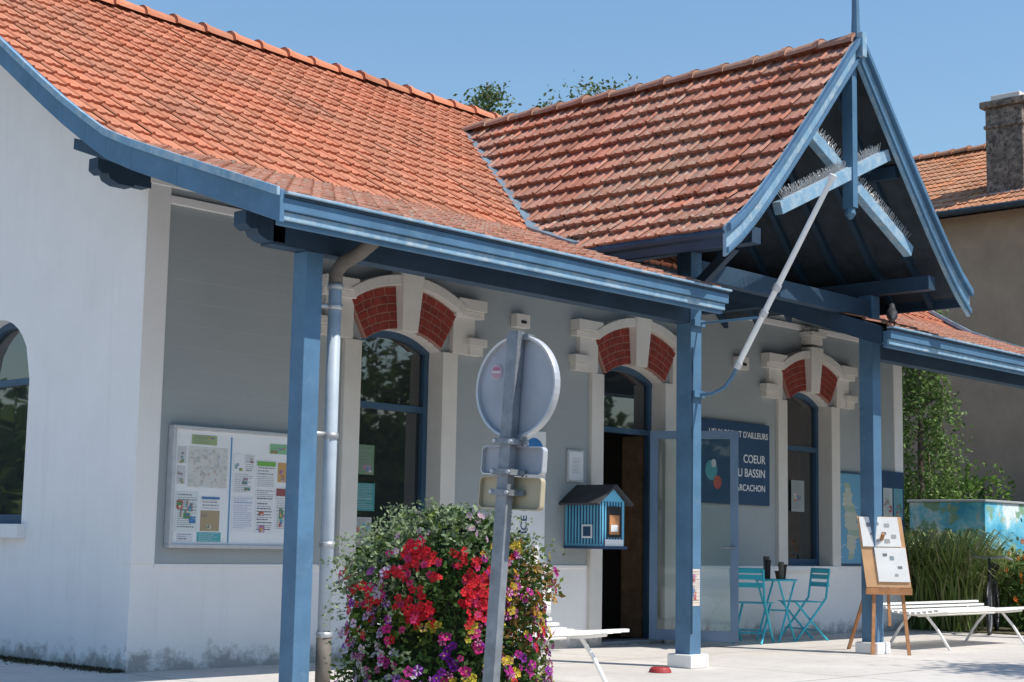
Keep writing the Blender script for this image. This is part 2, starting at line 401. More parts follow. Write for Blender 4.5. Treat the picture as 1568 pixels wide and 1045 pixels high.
def ridge(name, a, b, r, base, material, parent, seed=3, step=.38, down=.02):
    rr = random.Random(seed); a = V(a); b = V(b); L = (b-a).length; d = (b-a)/L; n = int(L/step)
    side = d.cross(V((0, 0, 1))).normalized(); up = V((0, 0, 1)); mbt = MB([material]); mbt.hascol = True
    for i in range(n):
        k = 1+rr.gauss(0, .12); mbt.col = tuple(c*k for c in base)
        p0 = a+d*(L*i/n-.02)+up*rr.uniform(-.008, .012); p1 = a+d*(L*(i+1)/n+.02)
        def pt(p, r, t): return p+side*math.cos(t)*r*1.15+up*(math.sin(t)*r-down)
        for q in range(8):
            t0 = math.pi*q/8; t1 = math.pi*(q+1)/8
            mbt.quad([pt(p0, r*1.12, t0), pt(p0, r*1.12, t1), pt(p1, r*.9, t1), pt(p1, r*.9, t0)])
            mbt.quad([pt(p0, r*1.12, t0), pt(p0, r*1.12, t1), pt(p0, r*.8, t1), pt(p0, r*.8, t0)])
            mbt.quad([pt(p0, r*1.2, t0), pt(p0, r*1.2, t1), pt(p0+d*.05, r*1.2, t1), pt(p0+d*.05, r*1.2, t0)])
    mbt.build(name, parent)
XL, XR = 6.41, 20.4
sl = math.hypot(1, .345); su = math.hypot(1, .68)
SL = V((0, 1/sl, .345/sl)); SU = V((0, 1/su, .68/su))
ORG = (.58, .222, .128); CAN = (.48, .215, .145); OLD = (.44, .19, .135)
LLn = (10.49-8.2)*sl; LU = (14.13-10.49)*su
tiles('canopy_tiles', (XL, 8.17, 3.375), (1, 0, 0), SL, 11.47-XL, LLn+.03, LLn/9, .21, CAN, .09, M_tile2, B, seed=1, lip_shade=.28)
tiles('canopy_tiles_east', (14.33, 8.17, 3.375), (1, 0, 0), SL, XR-14.33, LLn+.03, LLn/9, .21, CAN, .09, M_tile2, B, seed=2, lip_shade=.28)
tiles('main_roof_tiles', (XL, 10.49, 4.18), (1, 0, 0), SU, XR-XL, LU, LU/17, .21, ORG, .055, M_tile, B, seed=3, lift=.034, lip_shade=.25)
ridge('ridge_tiles', (XL, 14.13, 6.66), (XR, 14.13, 6.66), .11, (.62, .23, .125), M_tile, B)
CX, G = 13.25, 7.85
d1 = math.hypot(1.6, 1.72); d2 = math.hypot(.55, .47)
for s, nm in ((-1, 'west'), (1, 'east')):
    S1 = V((-s*1.6/d1, 0, 1.72/d1)); S2 = V((-s*.55/d2, 0, .47/d2))
    O2 = (CX+s*2.17, G-.02, 3.84); O1 = (CX+s*1.6, G-.02, 4.335)
    tiles('porch_tiles_lower_'+nm, O2, (0, 1, 0), S2, 2.9, d2+.03, (d2+.03)/2.9, .24, OLD, .15, M_tile2, B, seed=11+s, lift=.058, jit=.012, roll=.02, lip_shade=.15)
    tiles('porch_tiles_'+nm, O1, (0, 1, 0), S1, 5.45, d1, d1/9, .24, OLD, .15, M_tile2, B, seed=21+s, lift=.062, jit=.012, roll=.02, lip_shade=.15)
ridge('porch_ridge_tiles', (CX, G-.02, 6.07), (CX, 13.25, 6.07), .10, (.44, .24, .17), M_tile2, B, seed=9)
M_flash = mat('valley_flashing', (.20, .27, .32), .5, .2, 4, metal=.3)
mb = MB([M_soffit, M_blue_shade, M_zinc, M_flash])
for a, b in ((XL, 11.45), (14.35, XR)):
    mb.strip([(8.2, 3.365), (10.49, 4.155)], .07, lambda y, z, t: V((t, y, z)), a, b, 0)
    n = int((b-a)/.5)
    for i in range(n+1):
        x = a+.1+(b-a-.2)*i/n
        mb.strip([(8.22, 3.30), (10.9, 4.22)], .09, lambda y, z, t: V((t, y, z)), x-.03, x+.03, 1)
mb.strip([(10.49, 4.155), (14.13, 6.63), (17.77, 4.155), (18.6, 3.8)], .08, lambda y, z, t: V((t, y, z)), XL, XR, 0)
for s in (-1, 1):
    yy = [(0, 6.03), (1.6, 4.31), (2.13, 3.845)]
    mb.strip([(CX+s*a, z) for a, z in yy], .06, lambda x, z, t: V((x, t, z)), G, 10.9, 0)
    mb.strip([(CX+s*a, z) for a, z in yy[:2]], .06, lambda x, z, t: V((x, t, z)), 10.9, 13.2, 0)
    for i in range(7):
        y = G+.35+i*.45
        mb.strip([(CX+s*a, z-.062) for a, z in yy], .09, lambda x, z, t: V((x, t, z)), y-.03, y+.03, 1)
    mb.beam((CX+s*.9, G+.05, 4.93), (CX+s*.9, 10.9, 4.93), .08, .12, 1)
vp = [(13.25, 13.25, 6.08), (11.65, 10.73, 4.38), (11.46, 10.49, 4.22), (11.1, 9.6, 3.91)]
for a, b in zip(vp, vp[1:]): mb.beam(a, b, .12, .05, 3)
mb.build('roof_structure', B)
# fascias, bargeboards, posts
mb = MB([M_blue, M_bluel, M_blue_shade, M_zinc])
for a, b in ((XL, 11.45), (14.35, XR)):
    mb.box(a, b, 8.155, 8.2, 3.16, 3.33, 0)
    mb.box(a-.01, b+.02, 8.10, 8.153, 3.25, 3.335, 0)
    mb.box(a-.01, b+.02, 8.085, 8.152, 3.337, 3.352, 2)
    mb.box(a-.01, b+.02, 8.06, 8.152, 3.354, 3.372, 1)
    mb.box(a, b, 8.125, 8.153, 3.19, 3.247, 1)
for x in (11.452, 14.31):
    mb.strip([(8.2, 3.38), (10.6, 4.22)], .2, lambda y, z, t: V((t, y, z)), x, x+.035, 2)
rk = [(8.10, 3.385), (9.3, 3.80), (9.9, 4.01), (10.25, 4.15), (10.55, 4.32), (10.9, 4.53), (11.3, 4.79), (14.13, 6.70)]
for x in (XL-.045, XR+.005):
    PX = lambda y, z, t: V((t, y, z))
    mb.strip(rk, .22, PX, x, x+.04, 0)
    mb.strip([(y, z+.015) for y, z in rk], .06, PX, x-.03, x-.002, 1)
    mb.strip([(28.26-y, z) for y, z in rk[::-1]], .22, PX, x, x+.04, 0)
PG = lambda x, z, t: V((x, t, z))
pb = [(0, 6.12), (.8, 5.235), (1.4, 4.59), (1.75, 4.24), (2.0, 4.02), (2.24, 3.85)]
for s in (-1, 1):
    pts = [(CX+s*a, z) for a, z in pb]
    mb.strip(pts, .27, PG, G-.05, G-.01, 1)
    mb.strip([(x, z+.02) for x, z in pts], .07, PG, G-.10, G-.052, 0)
    mb.strip([(x, z-.19) for x, z in pts], .05, PG, G-.075, G-.052, 0)
    x = CX+s*2.17
    mb.box(min(x, x+s*.04), max(x, x+s*.04), G, 9.62, 3.68, 3.85, 2)
    mb.tube([(CX+s*2.20, G-.03, 3.80), (CX+s*2.20, 9.5, 3.80)], .045, 10, 2)
mb.box(CX-.04, CX+.04, G-.12, G-.053, 5.9, 6.15, 1)
br1 = (V((11.97, G+.06, 4.18)), V((13.95, G+.06, 5.07))); br2 = (V((14.55, G+.15, 4.17)), V((12.58, G+.15, 5.08)))
mb.beam(br1[0], br1[1], .09, .12, 1)
mb.beam(br2[0], br2[1], .09, .12, 1)
mb.box(CX-.045, CX+.045, G, G+.12, 4.40, 5.9, 0)
mb.tube([(CX, G+.06, 4.40), (CX, G+.06, 4.34), (CX, G+.06, 4.29)], [.045, .055, .02], 8, 0)
mb.tube([(CX, G-.02, 6.1), (CX, G-.02, 6.35), (CX, G-.02, 7.3)], [.05, .04, .025], 8, 0)
PY = 8.66
for x, w, zt in ((7.08, .15, 3.12), (11.63, .165, 3.8), (14.87, .165, 3.8), (19.5, .15, 3.12)):
    mb.box(x-w/2, x+w/2, PY-w/2, PY+w/2, .10 if x > 8 else 0, zt, 0)
for a, b in ((6.7, 11.55), (14.95, 20.3)):
    mb.box(a, b, PY-.07, PY+.07, 3.122, 3.30, 2)
def corbel(x, y, z, w=.14):
    pts = [(0, -.02), (.0, -.10), (.05, -.13), (.10, -.12), (.12, -.16), (.20, -.19), (.35, -.19), (.45, 0)]
    for k in range(1, len(pts)-2):
        (a, za), (b2, zb) = pts[k], pts[k+1]
        mb.hexa([V((x+a, y-w/2, z+za)), V((x+b2+.0001, y-w/2, z+zb)), V((x+b2+.0001, y+w/2, z+zb)), V((x+a, y+w/2, z+za)),
                 V((x+a, y-w/2, z)), V((x+b2+.0001, y-w/2, z)), V((x+b2+.0001, y+w/2, z)), V((x+a, y+w/2, z))], 2)
corbel(6.46, PY, 3.33); corbel(6.72, 10.99, 4.12); mb.box(7.07, 7.24, 10.93, 11.05, 3.95, 4.11, 2)
corbel(6.5, 14.13, 6.4)
for x in (11.63, 14.87):
    mb.box(x-.07, x+.07, G+.06, 10.9, 3.802, 3.95, 2)
mb.beam((11.63, 8.60, 3.45), (11.63, 8.15, 3.8), .08, .09, 2)
mb.box(11.72, 14.78, PY-.06, PY+.06, 3.56, 3.74, 2)
mb.tube([(11.56, PY-.095, .3), (11.56, PY-.095, 2.9)], .008, 6, 2)
mb.build('painted_timber', B, bevel=.008)
# anti-bird spikes along the braces
mb = MB([M_alu]); rs = random.Random(3)
for (a, b) in (br1, br2):
    d = (b-a).normalized(); up_ = V((-d.z, 0, d.x)); up_ = up_ if up_.z > 0 else -up_
    L_ = (b-a).length; n = int(L_/.028)
    for i in range(n):
        t = .12+(L_-.24)*i/n
        if abs((a+d*t).x-CX) < .09: continue
        p = a+d*t+up_*.062
        for yy in (-1, 0, 1):
            q = p+up_*rs.uniform(.07, .10)+V((0, yy*.045, 0))+d*rs.uniform(-.02, .02)
            mb.tube([p+V((0, yy*.01, 0)), q], [.0035, .0025], 4, 0, False)
    mb.beam(a+d*.1+up_*.064, b-d*.1+up_*.064, .03, .006, 0)
mb.build('bird_spikes', B)
mb = MB([M_conc, M_wp])
for x in (11.63, 14.87, 19.5): mb.box(x-.135, x+.135, PY-.135, PY+.135, 0, .12, 1)
mb.build('post_plinths', B, bevel=.012)
# downpipe
mb = MB([M_pvc, M_rust, M_zinc])
px, py = 7.29, 8.60
mb.tube([(px, py, .42), (px, py, 2.93)], .048, 14, 0)
mb.tube([(px, py, .0), (px, py, .42)], .054, 14, 1)
mb.tube([(px, py, 2.9), (px, py, 3.0), (px+.02, py-.05, 3.07), (px+.05, py-.2, 3.13), (px+.06, py-.33, 3.2), (px+.06, py-.40, 3.28)], .052, 14, 1)
for z in (.42, 1.05, 1.82, 2.75, 2.9): mb.tube([(px, py, z-.02), (px, py, z+.02)], .058, 14, 2)
for z in (1.83, 2.75): mb.beam((7.1, PY-.02, z), (px, py, z), .03, .03, 2)
mb.build('downpipe', B, smooth=True)

# ---------------------------------------------------------------- signs etc on facade
def sheet(mb, P, u0, u1, v0, v1, col, off):
    mb.col = col; mb.quad([P(u0, v0, off), P(u1, v0, off), P(u1, v1, off), P(u0, v1, off)])
def poster(mb, P, u0, u1, v0, v1, style, off, rr):
    w = u1-u0; h = v1-v0
    sheet(mb, P, u0, u1, v0, v1, style.get('bg', (.80, .81, .82)), off)
    if 'head' in style: sheet(mb, P, u0+w*.03, u1-w*.03, v1-h*.2, v1-h*.03, style['head'], off+.0015)
    top = v1-h*(.24 if 'head' in style else .06)
    if style.get('text'):
        z = top
        while z > v0+h*.08:
            lh = rr.choice([.008, .008, .008, .018])
            u = u0+w*.08; end = u1-w*rr.choice([.08, .08, .3])
            while u < end-.012:
                ww = rr.uniform(.012, .035)
                sheet(mb, P, u, min(u+ww, end), z-lh*.55, z, style.get('ink', (.28, .28, .30)), off+.0015)
                u += ww+.006
            z -= lh+.008
    for k in range(style.get('pics', 0)):
        a = rr.uniform(u0, u1-w*.35); b = rr.uniform(v0, top-h*.25)
        ww = w*rr.uniform(.2, .34); hh = h*rr.uniform(.12, .22)
        for q in range(5):
            c = rr.choice([(.5, .1, .06), (.1, .3, .12), (.08, .22, .45), (.6, .4, .1), (.3, .25, .2), (.1, .4, .45), (.45, .2, .35), (.6, .6, .55)])
            if q == 0: sheet(mb, P, a, a+ww, b, b+hh, c, off+.003+.0006*k)
            else:
                e = rr.uniform(0, .6); g = rr.uniform(0, .6); sheet(mb, P, a+ww*e, a+ww*(e+.4), b+hh*g, b+hh*(g+.4), c, off+.003+.0006*k+.0001*q)
    if style.get('map'):
        for k in range(160):
            a = rr.uniform(u0, u1-.03); b = rr.uniform(v0, v1-.03)
            c = rr.choice([(.62, .64, .64), (.70, .66, .55), (.54, .64, .52), (.66, .66, .66), (.62, .45, .42), (.5, .55, .62)])
            if k % 2: sheet(mb, P, a, min(u1, a+rr.uniform(.006, .02)), b, b+rr.uniform(.01, .025), c, off+.0015+.00005*k)
            else: sheet(mb, P, a, min(u1, a+rr.uniform(.01, .05)), b, b+.004, c, off+.0015+.00005*k)
NB = empty('notice_board')
rr = random.Random(5)
mb = MB([M_alu, M_paper]); bx0, bx1, bz0, bz1 = 7.53, 8.93, .995, 2.005
mb.box(bx0+.03, bx1-.03, YF-.06, YF-.005, bz0+.03, bz1-.03, 1)
for a in ((bx0, bx1, bz0, bz0+.032), (bx0, bx1, bz1-.032, bz1), (bx0, bx0+.032, bz0+.032, bz1-.032), (bx1-.032, bx1, bz0+.032, bz1-.032)):
    mb.box(a[0], a[1], YF-.085, YF-.004, a[2], a[3], 0)
mb.build('frame', NB, bevel=.004)
mb = MB([M_col]); mb.hascol = True
def pst(x0, y0, x1, y1, **st):
    P = lambda u, v, off: V((u, YF-.062-off, v))
    poster(mb, P, 7.53+(x0-270)*.00695, 7.53+(x1-270)*.00695, 1.0+(838-y1)/188, 1.0+(838-y0)/188, st, .001, rr)
pst(298, 662, 335, 677, bg=(.35, .45, .22), text=True, pics=1)
pst(294, 681, 352, 744, map=True, bg=(.68, .68, .64))
pst(279, 682, 291, 708, bg=(.6, .6, .6), pics=4); pst(279, 712, 291, 740, bg=(.6, .6, .62), pics=4)
pst(279, 752, 311, 814, bg=(.72, .77, .76), pics=6, text=True)
pst(315, 758, 343, 778, bg=(.8, .8, .8), head=(.06, .2, .45), text=True)
pst(315, 780, 343, 812, bg=(.42, .33, .2), pics=2)
pst(311, 814, 346, 829, bg=(.1, .42, .45), text=True, ink=(.6, .7, .7))
pst(282, 817, 305, 829, bg=(.7, .72, .75), text=True)
pst(356, 662, 358, 830, bg=(.10, .30, .52))
pst(361, 688, 377, 716, pics=3); pst(379, 688, 393, 716, text=True, pics=2); pst(361, 718, 393, 750, text=True, pics=3)
pst(396, 696, 427, 742, text=True, head=(.2, .45, .1)); pst(396, 744, 427, 758, text=True, ink=(.15, .15, .17))
pst(430, 698, 446, 730, bg=(.6, .36, .15), pics=3)
pst(361, 755, 394, 812, text=True, ink=(.3, .36, .6))
pst(397, 762, 425, 814, text=True, pics=2, ink=(.15, .15, .17))
pst(428, 738, 452, 812, text=True, head=(.3, .1, .1), pics=4)
pst(416, 668, 446, 684, bg=(.25, .5, .3), pics=3)
pst(458, 670, 466, 820, bg=(.7, .6, .5), pics=2)
mb.build('posters', NB)
mb = MB([M_col]); mb.hascol = True
PGl = lambda u, v, off: V((u, YF+.18-off, v))
wc = OPEN[0][0]
poster(mb, PGl, wc-.44, wc-.12, 1.36, 1.62, dict(bg=(.06, .27, .28), text=True, ink=(.4, .5, .5)), .002, rr)
poster(mb, PGl, wc-.42, wc-.14, 1.70, 1.98, dict(bg=(.15, .25, .15), pics=3, text=True), .002, rr)
poster(mb, PGl, wc-.43, wc-.15, 1.02, 1.30, dict(bg=(.45, .47, .45), pics=3, text=True), .002, rr)
wc = OPEN[2][0]
poster(mb, PGl, wc-.1, wc+.2, 1.55, 1.95, dict(bg=(.32, .36, .34), pics=3, text=True), .002, rr)
mb.build('window_posters', B)

NS = empty('blue_information_sign')
mb = MB([M_navy]); mb.box(14.88, 16.3, YF-.05, YF-.01, 1.59, 2.58, 0); mb.build('panel', NS, bevel=.003)
text("LIEUX D'ICI ET D'AILLEURS", 'title', NS, (16.26, YF-.053, 2.40), .104, FRONT, M_paper, 'RIGHT')
for i, s in enumerate(('COEUR', 'DU BASSIN', "D'ARCACHON")):
    text(s, 'line', NS, (16.2, YF-.053, 2.10-i*.17), .14 if i < 2 else .11, FRONT, M_paper, 'RIGHT')
mb = MB([M_col]); mb.hascol = True
for i, (x, z, r, c) in enumerate(((15.08, 1.98, .12, (.1, .35, .4)), (15.2, 1.84, .08, (.5, .1, .08)), (15.12, 2.06, .05, (.6, .6, .6)))):
    mb.col = c; mb.quad([(x+r*math.cos(a*.3142), YF-.053-i*.002, z+r*math.sin(a*.3142)) for a in range(20)])
mb.build('logo', NS)

TB = empty('tourist_office_banner')
mb = MB([M_paper, M_navy]); mb.box(11.66, 12.18, YF-.035, YF-.008, .88, 2.24, 0); mb.build('panel', TB)
text("OFFICE DE TOURISME", 'title', TB, (11.9, YF-.038, .95), .13, frame_mtx((0, 0, 1), (-1, 0, 0)), M_navy)
mb = MB([M_col]); mb.hascol = True
def disc(x, y, z, r, c):
    mb.col = c; mb.quad([(x+r*math.cos(a*.3142), y, z+r*math.sin(a*.3142)) for a in range(20)])
disc(12.0, YF-.037, 2.02, .15, (.04, .2, .5)); disc(11.98, YF-.039, 1.95, .10, (.75, .75, .75)); disc(11.97, YF-.041, 1.92, .07, (.5, .04, .03))
mb.build('logo', TB)

MP = empty('map_panel')
mb = MB([M_frame]); mb.box(17.83, 18.5, YF-.03, YF-.008, .87, 2.10, 0); mb.build('panel', MP)
mb = MB([M_col]); mb.hascol = True
PW = lambda u, v, off: V((u, YF-.03-off, v))
sheet(mb, PW, 17.86, 18.47, .9, 2.07, (.16, .38, .54), .002)
for k in range(90):
    t = k/90; z = .95+t*1.0; x = 18.19+.06*math.sin(t*5)+.02*math.sin(t*23); w = .05+.10*math.sin(math.pi*t)+.015*math.sin(t*47)+.01*math.sin(t*91)
    sheet(mb, PW, x-w, x+w, z, z+.0112, (.52, .54, .44) if int(k/7) % 4 else (.36, .46, .36), .004)
for k in range(16): a_ = rr.uniform(17.9, 18.35); b_ = rr.uniform(.95, 1.95); sheet(mb, PW, a_, a_+rr.uniform(.04, .1), b_, b_+.01, (.6, .7, .8), .006)
mb.build('map_print', MP)
IP = empty('information_panel')
mb = MB([M_navy]); mb.box(19.0, 19.60, YF-.045, YF-.018, .95, 2.15, 0); mb.build('panel', IP)
mb = MB([M_col]); mb.hascol = True
PW2 = lambda u, v, off: V((u, YF-.045-off, v))
for i in range(4): poster(mb, PW2, 19.04+.28*(i % 2), 19.28+.28*(i % 2), 1.0+.5*(i//2), 1.42+.5*(i//2), dict(bg=(.15, .42, .5) if i % 2 else (.6, .65, .6), pics=4, text=True), .002, rr)
mb.build('prints', IP)

WP = empty('wall_plaque')
mb = MB([M_paper, M_alu]); mb.box(12.54, 12.80, YF-.03, YF-.002, 1.74, 2.08, 1); mb.box(12.56, 12.78, YF-.036, YF-.0302, 1.76, 2.06, 0); mb.build('plate', WP, bevel=.004)
mb = MB([M_col]); mb.hascol = True
P2 = lambda u, v, off: V((u, YF-.037-off, v)); poster(mb, P2, 12.60, 12.74, 1.82, 2.0, dict(text=True, ink=(.55, .55, .56)), 0, rr); mb.build('print', WP)

for x, z, s in ((11.75, 3.36, .1), (15.7, 3.3, .11)):
    mb = MB([M_cream, M_black]); mb.box(x-s, x+s, YF-.09, YF-.0, z-s*.7, z+s*.7, 0); mb.box(x-s*.4, x+s*.4, YF-.1, YF-.09, z-s*.3, z, 1)
    mb.build('wall_light_box', None, bevel=.01)

# book box
BBx = empty('little_library_box')
mb = MB([M_cabin, M_paper, M_black, M_wood, M_navy, M_slate]); mb.hascol = True
x0, x1, y0, y1, z0, z1 = 12.52, 12.91, 10.45, 10.93, 1.07, 1.53
mb.box(x0, x1, y0, y1, z0, z1, 0)
n = 11
for i in range(n):
    y = y0+.01+(y1-y0-.02)*i/n; mb.box(x0-.006, x0-.001, y, y+.014, z0+.02, z1-.0, 4)
for i in range(8):
    x = x0+.01+(x1-x0-.02)*i/8; mb.box(x, x+.014, y0-.006, y0-.001, z0+.02, z1-.0, 4)
mb.box(x0+.10, x1-.07, y0-.014, y0-.0065, z0+.09, z1-.05, 2); mb.box(x0+.13, x1-.10, y0-.018, y0-.0145, z0+.12, z1-.14, 3)
mb.box(x0+.15, x1-.13, y0-.022, y0-.0185, z0+.15, z0+.22, 1)
mb.box(x0+.06, x1-.03, y0-.016, y0-.0145, z0+.0, z0+.07, 1)
mb.box(x0-.012, x0-.0065, y0+.1, y0+.24, z0+.08, z0+.22, 1); mb.box(x0-.016, x0-.0125, y0+.12, y0+.22, z0+.10, z0+.20, 4)
c = (x0+x1)/2
mb.quad([(x0, y0, z1), (x1, y0, z1), (c, y0, z1+.15)], 0)
for s in (-1, 1):
    mb.beam((c, (y0+y1)/2-.02, z1+.17), (c+s*.29, (y0+y1)/2-.02, z1-.03), .54, .025, 5)
mb.box(x0-.02, x1+.02, y0-.03, y1, z0-.03, z0-.001, 4)
mb.build('box', BBx)

PN = MB([M_col]); PN.hascol = True
P3 = lambda u, v, off: V((u, PY-.0855-off, v))
poster(PN, P3, 11.57, 11.69, .55, .88, dict(bg=(.7, .6, .5), pics=4, text=True), 0, rr)
PN.build('paper_notice')

# ---------------------------------------------------------------- flagpole
FP = empty('flagpole')
mb = MB([M_wp, M_blue, M_alu]); fx = 11.66
a = V((fx, 8.15, 2.69)); b = V((fx, 7.15, 4.28))
mb.tube([a, a.lerp(b, .5), b], [.028, .027, .024], 10, 0); mb.tube([b, b+(b-a).normalized()*.05], .036, 10, 0)
for t in (.0, .28, .42): q = a.lerp(b, t); q2 = a.lerp(b, t+.03); mb.tube([q, q2], .037, 10, 2)
mb.tube([(fx, 8.57, 2.47), (fx, 8.42, 2.47), (fx, 8.28, 2.52), (fx, 8.19, 2.62), a], .018, 8, 1)
mb.tube([(fx, 8.57, 3.13), (fx, 7.88, 3.13)], .012, 8, 1)
for z in (2.47, 3.13): mb.box(fx-.1, fx+.06, 8.54, 8.575, z-.03, z+.03, 1)
mb.build('pole_and_bracket', FP, smooth=False)

# ---------------------------------------------------------------- traffic sign (seen from behind)
TS = empty('traffic_sign')
pb_ = V((4.68, 4.511, 0)); pt_ = V((4.752, 4.435, 1.96)); ax = (pt_-pb_).normalized()
ydir = V((-.05, 1, 0)).normalized(); ydir = (ydir-ax*ydir.dot(ax)).normalized(); nb_ = ydir.cross(ax).normalized()
if nb_.x > 0: nb_ = -nb_
mb = MB([M_metal, M_signback, M_signbeige, M_alu, M_col]); mb.hascol = True
w = .029
o = [(-w, -w*.7), (w, -w*.7), (w, w*.7), (-w, w*.7)]
mb.hexa([pb_+ydir*x+nb_*y for x, y in o]+[pt_+ydir*x+nb_*y for x, y in o], 0)
cn = pb_+ax*1.733-nb_*.035
Rd = .216; n = 48
def ringpt(r, k, off): th = 2*math.pi*k/n; return cn+ydir*(r*math.cos(th))+ax*(r*math.sin(th))+nb_*off
mb.quad([ringpt(Rd-.004, k, 0) for k in range(n)], 1)
mb.quad([ringpt(Rd-.004, k, -.012) for k in range(n)], 1)
prof = [(Rd-.010, 0), (Rd-.010, .018), (Rd, .020), (Rd+.003, .01), (Rd+.003, -.012), (Rd-.01, -.014)]
for k in range(n):
    for (ra, oa), (rb, ob) in zip(prof, prof[1:]):
        mb.quad([ringpt(ra, k, oa), ringpt(ra, k+1, oa), ringpt(rb, k+1, ob), ringpt(rb, k, ob)], 3)
def obox(c, a, b, c2, ha, hb, hc, m):
    mb.hexa([c+a*i*ha+b*j*hb+c2*k*hc for k in (-1, 1) for i, j in ((-1, -1), (1, -1), (1, 1), (-1, 1))], m)
for zc, hw, hh, m in ((1.425, .168, .060, 1), (1.29, .168, .068, 2)):
    c0 = pb_+ax*zc-nb_*.05
    pts = []
    for (sx, sy, a0) in ((1, 1, 0), (-1, 1, 90), (-1, -1, 180), (1, -1, 270)):
        for k in range(5):
            th = math.radians(a0+k*22.5); pts.append((sx*(hw-.02)+.02*math.cos(th), sy*(hh-.02)+.02*math.sin(th)))
    f = lambda p, of, sc=1: c0+ydir*p[0]*sc+ax*p[1]*sc+nb_*of
    mb.quad([f(p, 0) for p in pts], m)
    for p, q in zip(pts, pts[1:]+pts[:1]):
        mb.quad([f(p, -.008), f(q, -.008), f(q, .02), f(p, .02)], 3 if m == 1 else 2)
        mb.quad([f(p, .02), f(q, .02), f((q[0]*.97, q[1]*.93), .021), f((p[0]*.97, p[1]*.93), .021)], 3 if m == 1 else 2)
        mb.quad([f((q[0]*.97, q[1]*.93), .0205), f((p[0]*.97, p[1]*.93), .0205), f((p[0]*.97, p[1]*.93), .001), f((q[0]*.97, q[1]*.93), .001)], 3 if m == 1 else 2)
for zc in (1.50, 1.375, 1.29):
    c0 = pb_+ax*zc
    obox(c0-nb_*.012, ydir, ax, nb_, .052, .012, .045, 0)
    obox(c0-nb_*.035, ydir, ax, nb_, .075, .010, .008, 0)
    for s in (-1, 1): mb.tube([c0+ydir*.043*s-nb_*.02, c0+ydir*.043*s+nb_*.045], .008, 6, 3)
for zc in (1.94, 1.52): obox(pb_+ax*zc-nb_*.03, ydir, ax, nb_, .06, .012, .02, 0)
cs = cn+ydir*.12+ax*.065
def cd(r, off, m, col):
    mb.col = col; mb.quad([cs+ydir*r*math.cos(k*.314)+ax*r*math.sin(k*.314)+nb_*off for k in range(20)], m)
cd(.032, .003, 4, (.62, .5, .54)); cd(.028, .004, 4, (.50, .30, .36)); mb.col = (.66, .6, .62)
mb.quad([cs+ydir*a_+ax*b_+nb_*.005 for a_, b_ in ((-.024, -.005), (.024, -.005), (.024, .004), (-.024, .004))], 4)
mb.col = (.5, .12, .2)
for q in range(3): mb.quad([cs+ydir*(a_-.012+.012*q)+ax*b_+nb_*.0055 for a_, b_ in ((-.003, .008), (.003, .008), (.003, .018), (-.003, .018))], 4)
mb.build('pole_disc_and_plates', TS)

# ---------------------------------------------------------------- foliage helpers
def leafq(mb, p, size, col, rr, droop=0, aspect=.5):
    d = V((rr.gauss(0, 1), rr.gauss(0, 1), rr.gauss(0, .8)-droop)).normalized()
    s = d.cross(V((rr.gauss(0, 1), rr.gauss(0, 1), rr.gauss(0, 1)))).normalized()
    L = size*rr.uniform(.7, 1.3); W = L*aspect
    k = rr.uniform(.65, 1.3); mb.col = tuple(c*k for c in col)
    mb.quad([p, p+d*L*.5+s*W*.5, p+d*L, p+d*L*.5-s*W*.5])
def vnoise(p, s, o=0): return noise.noise(V(p)*s+V((o, o*1.7, o*.3)))

# flower planter
FPn = empty('flower_planter')
rr = random.Random(12); rv = V((.6842, -.7293, 0)); ctr = V((5.08, 5.12, 0))-rv*.02
def frad(th, z):
    if z < .85: r = .41+.02*math.sin(z*6)
    else: r = .42*math.sqrt(max(0, 1-((z-.85)/.38)**2))
    return r
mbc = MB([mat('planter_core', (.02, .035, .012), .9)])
zs = [0.28, .4, .6, .8, .95, 1.07, 1.15, 1.2]
mbc.tube([(ctr.x, ctr.y, z) for z in zs], [max(.03, frad(0, z)-.10) for z in zs], 20, 0); mbc.build('core', FPn, smooth=True)
mbc = MB([M_conc]); mbc.tube([(ctr.x, ctr.y, 0), (ctr.x, ctr.y, .05), (ctr.x, ctr.y, .30), (ctr.x, ctr.y, .32)], [.28, .31, .36, .38], 28, 0); mbc.build('pot', FPn, smooth=False)
ml = MB([M_leaf]); ml.hascol = True; mp_ = MB([M_petal]); mp_.hascol = True
def surf(dr=0):
    while True:
        th = rr.uniform(0, 2*math.pi); z = rr.uniform(.28, 1.23)
        r = frad(th, z)
        if rr.random() < (r+.12)/.55 or z > 1.1:
            if z > 1.1: r = frad(th, z)*math.sqrt(rr.random()) if rr.random() < .5 else r
            d = V((math.cos(th), math.sin(th), 0))
            r += .10*vnoise((d.x, d.y, z), 3.5)+.07*vnoise((d.x, d.y, z), 9)+dr
            return ctr+d*r+V((0, 0, z)), d, z
for i in range(17000):
    p, d, z = surf(rr.uniform(-.09, .03)); s = (p-ctr).dot(rv)
    pale = vnoise(p, 4, 5)
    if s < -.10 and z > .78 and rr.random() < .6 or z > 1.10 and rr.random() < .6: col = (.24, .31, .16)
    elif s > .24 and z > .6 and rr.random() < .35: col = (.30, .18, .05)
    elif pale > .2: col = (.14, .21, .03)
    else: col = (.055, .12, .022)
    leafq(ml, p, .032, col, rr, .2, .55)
for i in range(450):
    p, d, z = surf(.02); s = (p-ctr).dot(rv)
    if not (s < -.1 or z > 1.0): continue
    q = p.copy(); v = (d*.6+V((0, 0, .6))).normalized()
    for k in range(8):
        q = q+v*.017; v = (v+V((rr.gauss(0, .2), rr.gauss(0, .2), -.22))).normalized(); leafq(ml, q, .022, (.27, .35, .18), rr, 0, .6)
